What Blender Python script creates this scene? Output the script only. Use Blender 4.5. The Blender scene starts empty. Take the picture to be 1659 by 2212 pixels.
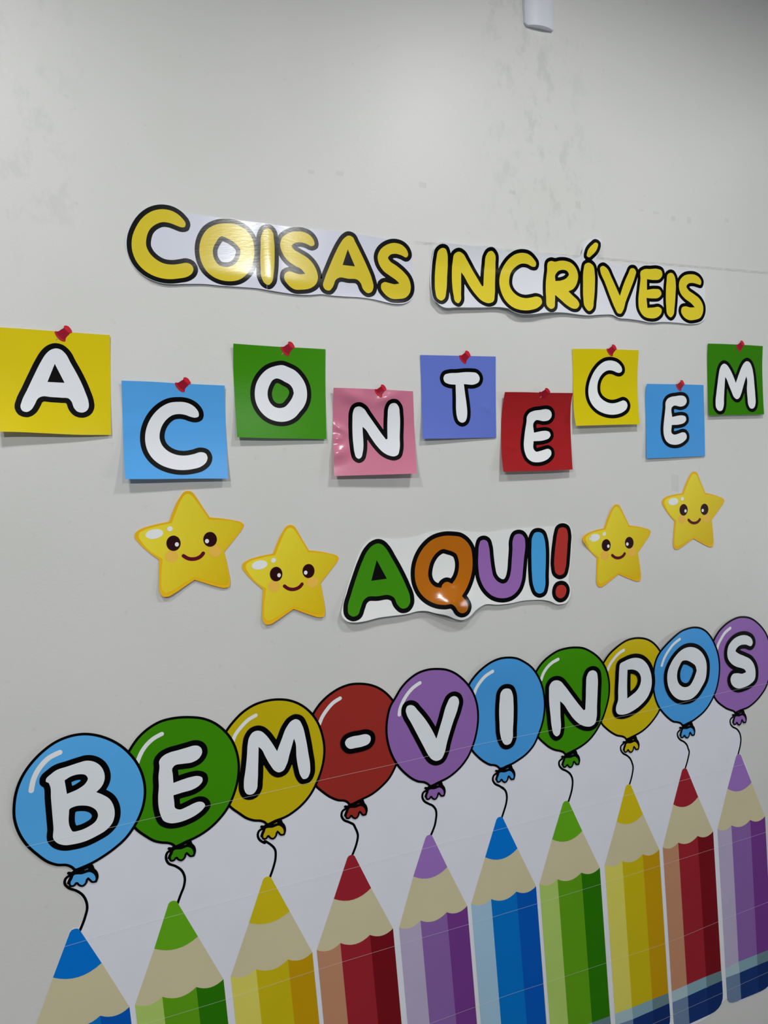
import bpy, math, numpy as np
from mathutils import Matrix, Vector
from mathutils.geometry import delaunay_2d_cdt

C = bpy.context.scene.collection
SC = bpy.context.scene

# ------------------------------------------------------------------ camera
CAM_Z = 2.0            # metres above the floor; the decorated wall is the plane y = 0
cd = bpy.data.cameras.new('camera'); cam = bpy.data.objects.new('camera', cd); C.objects.link(cam)
cam.matrix_world = Matrix(((0.9362199, 0.0709462, -0.3441787, 0.0), (-0.347111, 0.0338831, -0.9372118, -1.5), (-0.0548297, 0.9969045, 0.0563482, 2.0), (0, 0, 0, 1)))
cd.sensor_fit = 'VERTICAL'; cd.sensor_height = 36.0; cd.lens = 24.9494
cd.clip_start = 0.05; cd.clip_end = 50
SC.camera = cam

# ------------------------------------------------------------------ world, exposure
w = bpy.data.worlds.new('world'); SC.world = w; w.use_nodes = True
w.node_tree.nodes['Background'].inputs[0].default_value = (0.8, 0.88, 1.0, 1)
w.node_tree.nodes['Background'].inputs[1].default_value = 0.3
vs = SC.view_settings
vs.view_transform = 'Standard'; vs.look = 'None'; vs.gamma = 1.0; vs.use_curve_mapping = False
vs.exposure = 0.03
CEIL = 3.4
LAMPS = [  # x, y, watts
    (-0.35, -1.0, 11), (1.10, -1.0, 12.5), (2.6, -1.0, 6),
    (-1.4, -3.0, 70), (0.95, -3.3, 38), (2.8, -3.3, 1)]
WINDOW_W = 11          # watts of daylight through the window on the right-hand wall

# ------------------------------------------------------------------ materials
def lin(c):
    c = c / 255.0
    return c / 12.92 if c <= 0.04045 else ((c + 0.055) / 1.055) ** 2.4
def rgb(c, k=1.0):
    return tuple(min(0.97, lin(x) * k) for x in c) + (1,)
_m = {}
def base_mat(name):
    m = bpy.data.materials.new(name); m.use_nodes = True
    return m, m.node_tree.nodes, m.node_tree.links, m.node_tree.nodes['Principled BSDF']
def ink(col, k=1.8, rough=0.36, grain=0.05, spec=0.22):
    if rough >= .4: spec = min(spec, .14)
    elif rough < .25: spec = .75
    """printed, laminated paper; col is the colour seen, k undoes the light level there"""
    key = (col, k, rough, spec)
    if key in _m: return _m[key]
    m, N, L, p = base_mat('print_%d_%d_%d' % col)
    g = N.new('ShaderNodeNewGeometry')
    n = N.new('ShaderNodeTexNoise'); n.inputs['Scale'].default_value = 9; n.inputs['Detail'].default_value = 5
    L.new(g.outputs['Position'], n.inputs['Vector'])
    mx = N.new('ShaderNodeMixRGB'); c = rgb(col, k)
    mx.inputs[1].default_value = tuple(x * (1 - grain) for x in c[:3]) + (1,)
    mx.inputs[2].default_value = tuple(min(1, x * (1 + grain)) for x in c[:3]) + (1,)
    L.new(n.outputs['Fac'], mx.inputs[0]); L.new(mx.outputs[0], p.inputs['Base Color'])
    n2 = N.new('ShaderNodeTexNoise'); n2.inputs['Scale'].default_value = 300; n2.inputs['Detail'].default_value = 2
    mp = N.new('ShaderNodeMapping'); mp.inputs['Scale'].default_value = (0.25, 1, 1)
    L.new(g.outputs['Position'], mp.inputs[0]); L.new(mp.outputs[0], n2.inputs['Vector'])
    b = N.new('ShaderNodeBump'); b.inputs['Strength'].default_value = 0.12; b.inputs['Distance'].default_value = 0.0006
    L.new(n2.outputs['Fac'], b.inputs['Height']); L.new(b.outputs[0], p.inputs['Normal'])
    p.inputs['Roughness'].default_value = rough; p.inputs['Specular IOR Level'].default_value = spec
    _m[key] = m
    return m
def plain(name, col, rough=0.5, k=1.6):
    m, N, L, p = base_mat(name)
    g = N.new('ShaderNodeNewGeometry'); n = N.new('ShaderNodeTexNoise'); n.inputs['Scale'].default_value = 6
    L.new(g.outputs['Position'], n.inputs['Vector'])
    mx = N.new('ShaderNodeMixRGB'); c = rgb(col, k)
    mx.inputs[1].default_value = tuple(x * .97 for x in c[:3]) + (1,); mx.inputs[2].default_value = c
    L.new(n.outputs['Fac'], mx.inputs[0]); L.new(mx.outputs[0], p.inputs['Base Color'])
    p.inputs['Roughness'].default_value = rough
    return m
def seam_mat():
    m, N, L, p = base_mat('seam_light')
    t = N.new('ShaderNodeBsdfTransparent'); mx = N.new('ShaderNodeMixShader'); mx.inputs[0].default_value = 0.36
    p.inputs['Base Color'].default_value = (.97, .97, 1, 1); p.inputs['Roughness'].default_value = .3
    L.new(t.outputs[0], mx.inputs[1]); L.new(p.outputs[0], mx.inputs[2])
    L.new(mx.outputs[0], N['Material Output'].inputs[0])
    return m
def star_mat():
    """printed gradient: lighter yellow at the upper left, deeper at the lower right of each star"""
    m, N, L, p = base_mat('print_star_gradient')
    tc = N.new('ShaderNodeTexCoord'); sx = N.new('ShaderNodeSeparateXYZ'); L.new(tc.outputs['Object'], sx.inputs[0])
    a = N.new('ShaderNodeMath'); a.operation = 'SUBTRACT'; L.new(sx.outputs[0], a.inputs[0]); L.new(sx.outputs[2], a.inputs[1])
    r = N.new('ShaderNodeMapRange'); r.inputs[1].default_value = -0.13; r.inputs[2].default_value = 0.17
    L.new(a.outputs[0], r.inputs[0])
    cr = N.new('ShaderNodeValToRGB'); L.new(r.outputs[0], cr.inputs[0])
    cr.color_ramp.elements[0].color = rgb((206, 194, 52), 1.55); cr.color_ramp.elements[1].color = rgb((186, 157, 12), 1.55)
    L.new(cr.outputs[0], p.inputs['Base Color']); p.inputs['Roughness'].default_value = .45; p.inputs['Specular IOR Level'].default_value = .14
    return m
def wall_mat():
    m, N, L, p = base_mat('wall_paint')
    g = N.new('ShaderNodeNewGeometry'); pos = g.outputs['Position']
    def noise(sc, det=4, rough=.55, scale=None):
        n = N.new('ShaderNodeTexNoise'); n.inputs['Scale'].default_value = sc; n.inputs['Detail'].default_value = det
        n.inputs['Roughness'].default_value = rough
        if scale:
            mp = N.new('ShaderNodeMapping'); mp.inputs['Scale'].default_value = scale; L.new(pos, mp.inputs[0]); L.new(mp.outputs[0], n.inputs['Vector'])
        else: L.new(pos, n.inputs['Vector'])
        return n.outputs['Fac']
    def mth(op, a, b=None, c=None):
        n = N.new('ShaderNodeMath'); n.operation = op
        for i, v in enumerate((a, b, c)):
            if v is None: continue
            if isinstance(v, (int, float)): n.inputs[i].default_value = v
            else: L.new(v, n.inputs[i])
        return n.outputs[0]
    def rng(v, a, b, c=0., d=1.):
        n = N.new('ShaderNodeMapRange'); n.interpolation_type = 'SMOOTHSTEP'
        for i, q in enumerate((a, b, c, d)): n.inputs[i + 1].default_value = q
        L.new(v, n.inputs[0]); return n.outputs[0]
    def mix(fac, c1, c2):
        n = N.new('ShaderNodeMixRGB'); L.new(fac, n.inputs[0])
        for i, c in ((1, c1), (2, c2)):
            if isinstance(c, tuple): n.inputs[i].default_value = c
            else: L.new(c, n.inputs[i])
        return n.outputs[0]
    sx = N.new('ShaderNodeSeparateXYZ'); L.new(pos, sx.inputs[0]); X, Z = sx.outputs[0], sx.outputs[2]
    c = mix(rng(noise(2.2), .35, .65), (.735, .745, .72, 1), (.765, .77, .755, 1))
    # rubbed grey smudges: one trail below the cable raceway, one along the left
    xc = mth('ADD', mth('MULTIPLY', Z, -0.10), 1.27)
    band = rng(mth('ABSOLUTE', mth('SUBTRACT', X, xc)), .04, .22, 1, 0)
    band2 = rng(mth('ABSOLUTE', mth('ADD', X, .12)), .03, .14, 1, 0)
    up = rng(Z, 2.35, 2.6)
    sm = mth('MULTIPLY', mth('MULTIPLY', mth('MAXIMUM', band, mth('MULTIPLY', band2, .7)), up), rng(noise(22, 5, .65, (1, 1, .6)), .5, .64))
    c = mix(mth('MULTIPLY', sm, .55), c, (.60, .615, .595, 1))
    # faint specks and touch marks
    sp = rng(noise(38, 2), .70, .74)
    c = mix(mth('MULTIPLY', sp, .18), c, (.5, .5, .5, 1))
    # pencilled guide line behind the yellow lettering
    lz = mth('ADD', mth('MULTIPLY', X, -0.01960), 2.52579)
    ln = mth('MULTIPLY', rng(mth('ABSOLUTE', mth('SUBTRACT', Z, lz)), .0025, .0042, 1, 0), rng(noise(120, 4, .8, (.35, 1, 1.6)), .34, .6))
    ln = mth('MULTIPLY', ln, rng(X, 0.653, 0.653 + .02))
    c = mix(mth('MULTIPLY', ln, .5), c, (.42, .42, .40, 1))
    L.new(c, p.inputs['Base Color'])
    p.inputs['Roughness'].default_value = .45; p.inputs['Specular IOR Level'].default_value = .5
    b = N.new('ShaderNodeBump'); b.inputs['Strength'].default_value = .22; b.inputs['Distance'].default_value = .0012
    hh = mth('ADD', mth('MULTIPLY', noise(170, 3, .6, (.7, 1, 1.2)), .7), mth('MULTIPLY', noise(30, 3), .5))
    L.new(hh, b.inputs['Height']); L.new(b.outputs[0], p.inputs['Normal'])
    return m
def emit(name, col, s):
    m, N, L, p = base_mat(name)
    p.inputs['Base Color'].default_value = (.9, .9, .9, 1)
    p.inputs['Emission Color'].default_value = col; p.inputs['Emission Strength'].default_value = s
    return m

# ------------------------------------------------------------------ shape tools (millimetres on the wall: u right, v up)
def parse(s):
    out = []
    for t in s.split():
        c = t.endswith('*'); a, b = t.rstrip('*').split(','); out.append((float(a), float(b), c))
    return out
def spline(pts, step=4.0, closed=True):
    """Catmull-Rom through the points, points marked * stay sharp"""
    n = len(pts); P = [np.array(p[:2]) for p in pts]; cr = [len(p) > 2 and p[2] for p in pts]
    out = []
    for i in range(n if closed else n - 1):
        p1, p2 = P[i], P[(i + 1) % n]
        j2 = (i + 1) % n
        if closed: p0, p3 = P[i - 1], P[(i + 2) % n]
        else: p0, p3 = P[max(i - 1, 0)], P[min(i + 2, n - 1)]
        d = np.linalg.norm(p2 - p1); k = max(1, int(round(d / step)))
        d0 = max(np.linalg.norm(p1 - p0), 1e-6); d1 = max(np.linalg.norm(p3 - p2), 1e-6)
        if cr[i]: m1 = (p2 - p1)
        else:
            m1 = (p1 - p0) / d0 * d * (d / (d + d0)) + (p2 - p1) * (d0 / (d + d0))
        if cr[j2]: m2 = (p2 - p1)
        else: m2 = ((p3 - p2) / d1 * d * (d / (d + d1)) + (p2 - p1) * (d1 / (d + d1)))
        if cr[i] and cr[j2]: k = max(1, min(k, 3))
        for a in range(k):
            t = a / k
            out.append((2*t**3-3*t*t+1)*p1 + (t**3-2*t*t+t)*m1 + (-2*t**3+3*t*t)*p2 + (t**3-t*t)*m2)
    if not closed: out.append(P[-1])
    return np.array(out)
def inside(loops, X, Y):
    ins = np.zeros(X.shape, bool)
    for lp in loops:
        x0, y0 = lp[:, 0], lp[:, 1]; x1, y1 = np.roll(x0, -1), np.roll(y0, -1)
        for a, b, c, d in zip(x0, y0, x1, y1):
            if b == d: continue
            ins ^= ((b > Y) != (d > Y)) & (X < (c - a) * (Y - b) / (d - b) + a)
    return ins
def sdf(loops, X, Y):
    D = np.full(X.shape, 1e9)
    for lp in loops:
        q = np.roll(lp, -1, axis=0)
        for (a, b), (c, d) in zip(lp, q):
            ex, ey = c - a, d - b; L2 = ex*ex + ey*ey
            if L2 < 1e-12: continue
            lx, ly = X - a, Y - b
            t = np.clip((lx*ex + ly*ey) / L2, 0, 1)
            np.minimum(D, (lx - t*ex)**2 + (ly - t*ey)**2, out=D)
    D = np.sqrt(D)
    return np.where(inside(loops, X, Y), -D, D)
def grid(loops, pad, res):
    A = np.concatenate(loops); lo = A.min(0) - pad; hi = A.max(0) + pad
    xs = np.arange(lo[0], hi[0] + res, res); ys = np.arange(lo[1], hi[1] + res, res)
    return np.meshgrid(xs, ys)
def contour(F, X, Y, lv=0.0, small=2.0):
    """marching squares -> closed loops of the region F < lv"""
    F = F - lv; F[F == 0] = 1e-9
    xs, ys = X[0], Y[:, 0]; S = F < 0
    segs = {}
    def pt(e):
        i, j, h = e
        if h: a, b = F[j, i], F[j, i+1]; t = a/(a-b); return (xs[i] + t*(xs[i+1]-xs[i]), ys[j])
        a, b = F[j, i], F[j+1, i]; t = a/(a-b); return (xs[i], ys[j] + t*(ys[j+1]-ys[j]))
    act = np.argwhere((S[:-1, :-1] ^ S[1:, 1:]) | (S[:-1, :-1] ^ S[:-1, 1:]) | (S[:-1, :-1] ^ S[1:, :-1]))
    T = {1: [('L','B')], 2: [('B','R')], 3: [('L','R')], 4: [('R','T')], 5: [('L','B'),('R','T')], 6: [('B','T')], 7: [('L','T')],
         8: [('T','L')], 9: [('T','B')], 10: [('B','R'),('T','L')], 11: [('T','R')], 12: [('R','L')], 13: [('R','B')], 14: [('B','L')]}
    for j, i in act:
        c = int(S[j, i]) | int(S[j, i+1]) << 1 | int(S[j+1, i+1]) << 2 | int(S[j+1, i]) << 3
        if c in (0, 15): continue
        E = {'B': (i, j, 1), 'T': (i, j+1, 1), 'L': (i, j, 0), 'R': (i+1, j, 0)}
        for a, b in T[c]: segs[E[a]] = E[b]
    loops = []
    while segs:
        s, e = segs.popitem(); lp = [s]
        while e != s and e in segs:
            lp.append(e); e = segs.pop(e)
        P = np.array([pt(q) for q in lp])
        keep = np.linalg.norm(P - np.roll(P, 1, axis=0), axis=1) > .35
        P = P[keep]
        q = np.roll(P, -1, axis=0)
        if len(P) > 5 and abs(np.sum(P[:, 0]*q[:, 1] - q[:, 0]*P[:, 1])) / 2 > small: loops.append(P)
    return loops

def hfun(S, u, v):
    """height in mm of a curled sheet above the wall"""
    h = S['base'] + 0 * u
    if 'q' in S:
        ox, oy, a, b, c, d, tl, tr, bl, br, t0, t1 = S['q']
        s = np.clip(a * (u - ox) + b * (v - oy), -.1, 1.1); t = np.clip(c * (u - ox) + d * (v - oy), -.1, 1.1)
        h = h + (tl * (1 - s) + tr * s) * np.clip((t0 - t) / t0, 0, None) ** 2
        h = h + (bl * (1 - s) + br * s) * np.clip((t - t1) / (1 - t1), 0, None) ** 2
    for (x, y, su, sv, an, am) in S.get('g', ()):
        ca, sa = np.cos(np.radians(an)), np.sin(np.radians(an))
        p = ((u - x) * ca + (v - y) * sa) / su; q = (-(u - x) * sa + (v - y) * ca) / sv
        h = h + am * np.exp(-.5 * (p * p + q * q))
    return h
FLAT = dict(base=1.0)


def cdt(loops, lat, S):
    V = []; Ed = []
    for lp in loops:
        b = len(V); n = len(lp)
        V += [Vector((float(x), float(y))) for x, y in lp]
        Ed += [(b + i, b + (i + 1) % n) for i in range(n)]
    if lat:
        A = np.concatenate(loops); lo = np.floor(A.min(0) / lat); hi = np.ceil(A.max(0) / lat)
        X, Y = np.meshgrid(np.arange(lo[0], hi[0] + 1) * lat, np.arange(lo[1], hi[1] + 1) * lat)
        X = X.ravel(); Y = Y.ravel(); k = inside(loops, X, Y); X = X[k]; Y = Y[k]
        if len(X):
            B = np.concatenate(loops)
            d = np.array([np.min((B[:, 0]-x)**2 + (B[:, 1]-y)**2) for x, y in zip(X, Y)])
            k = d > (lat * .3) ** 2
            V += [Vector((float(x), float(y))) for x, y in zip(X[k], Y[k])]
    v, e, f, *_ = delaunay_2d_cdt(V, Ed, [], 0, 1e-5)
    P = np.array([(q.x, q.y) for q in v]); Fc = np.array([t for t in f if len(t) == 3])
    c = P[Fc].mean(1); Fc = Fc[inside(loops, c[:, 0], c[:, 1])]
    a, b, d = P[Fc[:, 0]], P[Fc[:, 1]], P[Fc[:, 2]]
    ar = (b[:, 0]-a[:, 0])*(d[:, 1]-a[:, 1]) - (b[:, 1]-a[:, 1])*(d[:, 0]-a[:, 0])
    Fc[ar < 0] = Fc[ar < 0][:, ::-1]
    Fc = Fc[np.abs(ar) > 1e-5]
    used = np.unique(Fc); re = -np.ones(len(P), int); re[used] = np.arange(len(used))
    return P[used], re[Fc]
LAYER = 0.2      # mm between printed layers
def sheet(name, loops, mat, parent, S=None, layer=0, lat=8.0, thick=0.0, label=None, org=None):
    """printed shape (or, with thick, the paper itself) lying on the curled surface S"""
    S = S or FLAT
    P, T = cdt(loops, lat, S)
    o = org if org is not None else parent['_org']
    H = hfun(S, P[:, 0], P[:, 1]) + layer * LAYER
    e = .5
    hu = (hfun(S, P[:, 0] + e, P[:, 1]) - hfun(S, P[:, 0] - e, P[:, 1])) / (2*e)
    hv = (hfun(S, P[:, 0], P[:, 1] + e) - hfun(S, P[:, 0], P[:, 1] - e)) / (2*e)
    Nn = np.stack([-hu, -np.ones(len(P)), -hv], 1); Nn /= np.linalg.norm(Nn, axis=1)[:, None]
    V = np.stack([(P[:, 0] - o[0]), -H, (P[:, 1] - o[1])], 1) / 1000.0
    F = [tuple(int(i) for i in t) for t in T]; n = len(V)
    if thick:
        B = V.copy(); B[:, 1] += thick / 1000.0
        cnt = {}
        for t in F:
            for a, b in ((t[0], t[1]), (t[1], t[2]), (t[2], t[0])): cnt[(a, b)] = 1
        bd = [k for k in cnt if (k[1], k[0]) not in cnt]
        V2 = [V, B]; N2 = [Nn, -Nn]; F2 = F + [tuple(i + n for i in t[::-1]) for t in F]
        k = 2 * n; ev = []; en = []
        for a, b in bd:
            t = V[b] - V[a]; nn = np.array([t[2], 0, -t[0]]); nn /= max(np.linalg.norm(nn), 1e-12)
            ev += [V[a], V[b], B[b], B[a]]; en += [nn] * 4; F2.append((k + 3, k + 2, k + 1, k)); k += 4
        V = np.concatenate(V2 + [np.array(ev)]); Nn = np.concatenate(N2 + [np.array(en)]); F = F2
    me = bpy.data.meshes.new(name); me.from_pydata([tuple(map(float, q)) for q in V], [], F)
    me.materials.append(mat)
    for p in me.polygons: p.use_smooth = True
    me.normals_split_custom_set_from_vertices([tuple(map(float, q)) for q in Nn])
    ob = bpy.data.objects.new(name, me); C.objects.link(ob); ob.parent = parent
    if label: ob['label'] = label
    ob['_org'] = [float(o[0]), float(o[1])]
    return ob
def thing(name, label, cat, org, group=None):
    o = bpy.data.objects.new(name, None); C.objects.link(o)
    o.location = (org[0] / 1000, 0, CAM_Z + org[1] / 1000); o.empty_display_size = .02
    o['label'] = label; o['category'] = cat; o['_org'] = [float(org[0]), float(org[1])]
    if group: o['group'] = group
    return o
def loops_of(strs, step=4.0): return [spline(parse(s), step) for s in strs]
def grow(loops, t, res=1.3, small=2.0):
    X, Y = grid(loops, t + 3, res); return contour(sdf(loops, X, Y), X, Y, t, small)
def shrink(loops, t, res=1.6):
    X, Y = grid(loops, 3, res); return contour(sdf(loops, X, Y), X, Y, -t)
def stroke(pts, r, res=0.8, step=3.0):
    """round-ended line of half width r"""
    L = []
    for q in pts: L.append(spline(q, step, False))
    X, Y = grid(L, max(r if isinstance(r, (int, float)) else max(r) for _ in [0]) + 3, res)
    D = np.full(X.shape, 1e9)
    for n, lp in enumerate(L):
        rr = r if isinstance(r, (int, float)) else r[n]
        for (a, b), (c, d) in zip(lp[:-1], lp[1:]):
            ex, ey = c-a, d-b; l2 = ex*ex + ey*ey
            if l2 < 1e-9: continue
            t = np.clip(((X-a)*ex + (Y-b)*ey) / l2, 0, 1)
            np.minimum(D, np.hypot(X-a-t*ex, Y-b-t*ey) - rr, out=D)
    return D, X, Y
def box(name, lo, hi, mat, kind=None, parent=None, bevel=0):
    import bmesh
    bm = bmesh.new(); bmesh.ops.create_cube(bm, size=1)
    for v in bm.verts: v.co = Vector([lo[i] + (v.co[i] + .5) * (hi[i] - lo[i]) for i in range(3)])
    if bevel: bmesh.ops.bevel(bm, geom=bm.edges[:], offset=bevel, segments=2, affect='EDGES')
    me = bpy.data.meshes.new(name); bm.to_mesh(me); bm.free(); me.materials.append(mat)
    o = bpy.data.objects.new(name, me); C.objects.link(o); o.parent = parent
    if kind: o['kind'] = kind
    return o

BLACK = ink((4, 4, 5), 1.0, .4, .05, .12)
# ------------------------------------------------------------------ the room
WM = wall_mat()
X0, X1, Y1 = -3.0, 4.2, -5.2
box('wall_back', (X0, 0, 0), (X1, .15, CEIL), WM, 'structure')
RM = plain('room_paint', (84, 86, 90), .6, 1.0)
box('wall_left', (X0 - .15, Y1, 0), (X0, .15, CEIL), RM, 'structure')
box('wall_right', (X1, Y1, 0), (X1 + .15, .15, CEIL), RM, 'structure')
box('wall_front', (X0 - .15, Y1 - .15, 0), (X1 + .15, Y1, CEIL), RM, 'structure')
box('floor', (X0 - .15, Y1 - .15, -.1), (X1 + .15, .15, 0), plain('floor_tile', (70, 70, 72), .35, 1.0), 'structure')
box('ceiling', (X0 - .15, Y1 - .15, CEIL), (X1 + .15, .15, CEIL + .1), plain('ceiling_paint', (128, 130, 134), .7, 1.0), 'structure')

# window on the right-hand wall: casts the faint shadows to the left of the balloons
FRM = plain('window_paint', (215, 215, 215), .4, 1.0)
wo = bpy.data.objects.new('window_1', None); C.objects.link(wo); wo['kind'] = 'structure'; wo.location = (X1, -1.8, 1.6)
for lo_, hi_ in (((-.04, -.45, -.5), (0, -.38, .5)), ((-.04, .38, -.5), (0, .45, .5)), ((-.04, -.38, .43), (0, .38, .5)), ((-.04, -.38, -.5), (0, .38, -.43)), ((-.03, -.02, -.43), (0, .02, .43))):
    box('window_frame', lo_, hi_, FRM, None, wo)
for s_ in (-1, 1):
    box('pane', (-.012, min(.02*s_, .38*s_), -.43), (-.006, max(.02*s_, .38*s_), .43), emit('window_daylight', (.9, .95, 1, 1), 3.5), None, wo)
wl = bpy.data.lights.new('window_light', 'AREA'); wl.shape = 'RECTANGLE'; wl.size = .86; wl.size_y = .76; wl.energy = WINDOW_W; wl.color = (.93, .97, 1)
wlo = bpy.data.objects.new('window_light', wl); C.objects.link(wlo); wlo.parent = wo; wlo.location = (-.05, 0, 0); wlo.rotation_euler = (0, math.pi/2, 0)

# ------------------------------------------------------------------ ceiling lamps
import bmesh
CASE = plain('lamp_case', (230, 230, 230), .4, 1.0); DIFF = emit('lamp_diffuser', (1, .99, .96, 1), 4)
for n, (x, y, wt) in enumerate(LAMPS):
    r = bpy.data.objects.new('ceiling_lamp', None); C.objects.link(r); r.location = (x, y, CEIL)
    row = 'in the row nearest the decorated wall' if y > -2 else 'in the row across the room behind the viewer'
    side = ('left', 'middle', 'right')[n % 3]
    r['label'] = 'round white ceiling lamp, %s one %s' % (side, row); r['category'] = 'lamp'; r['group'] = 'round ceiling lamps'
    for nm, rad, z0, z1, mt in (('lamp_base', .10, -.03, 0, CASE), ('diffuser', .085, -.045, -.03, DIFF)):
        bm = bmesh.new(); bmesh.ops.create_cone(bm, cap_ends=True, segments=32, radius1=rad, radius2=rad, depth=z1 - z0)
        for v in bm.verts: v.co.z += (z0 + z1) / 2
        me = bpy.data.meshes.new(nm); bm.to_mesh(me); bm.free(); me.materials.append(mt)
        o = bpy.data.objects.new(nm, me); C.objects.link(o); o.parent = r
    ld = bpy.data.lights.new('lamp_light', 'AREA'); ld.shape = 'DISK'; ld.size = .17; ld.energy = wt; ld.color = (1, 1, .985)
    lo = bpy.data.objects.new('lamp_light', ld); C.objects.link(lo); lo.parent = r; lo.location = (0, 0, -.05)

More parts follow.
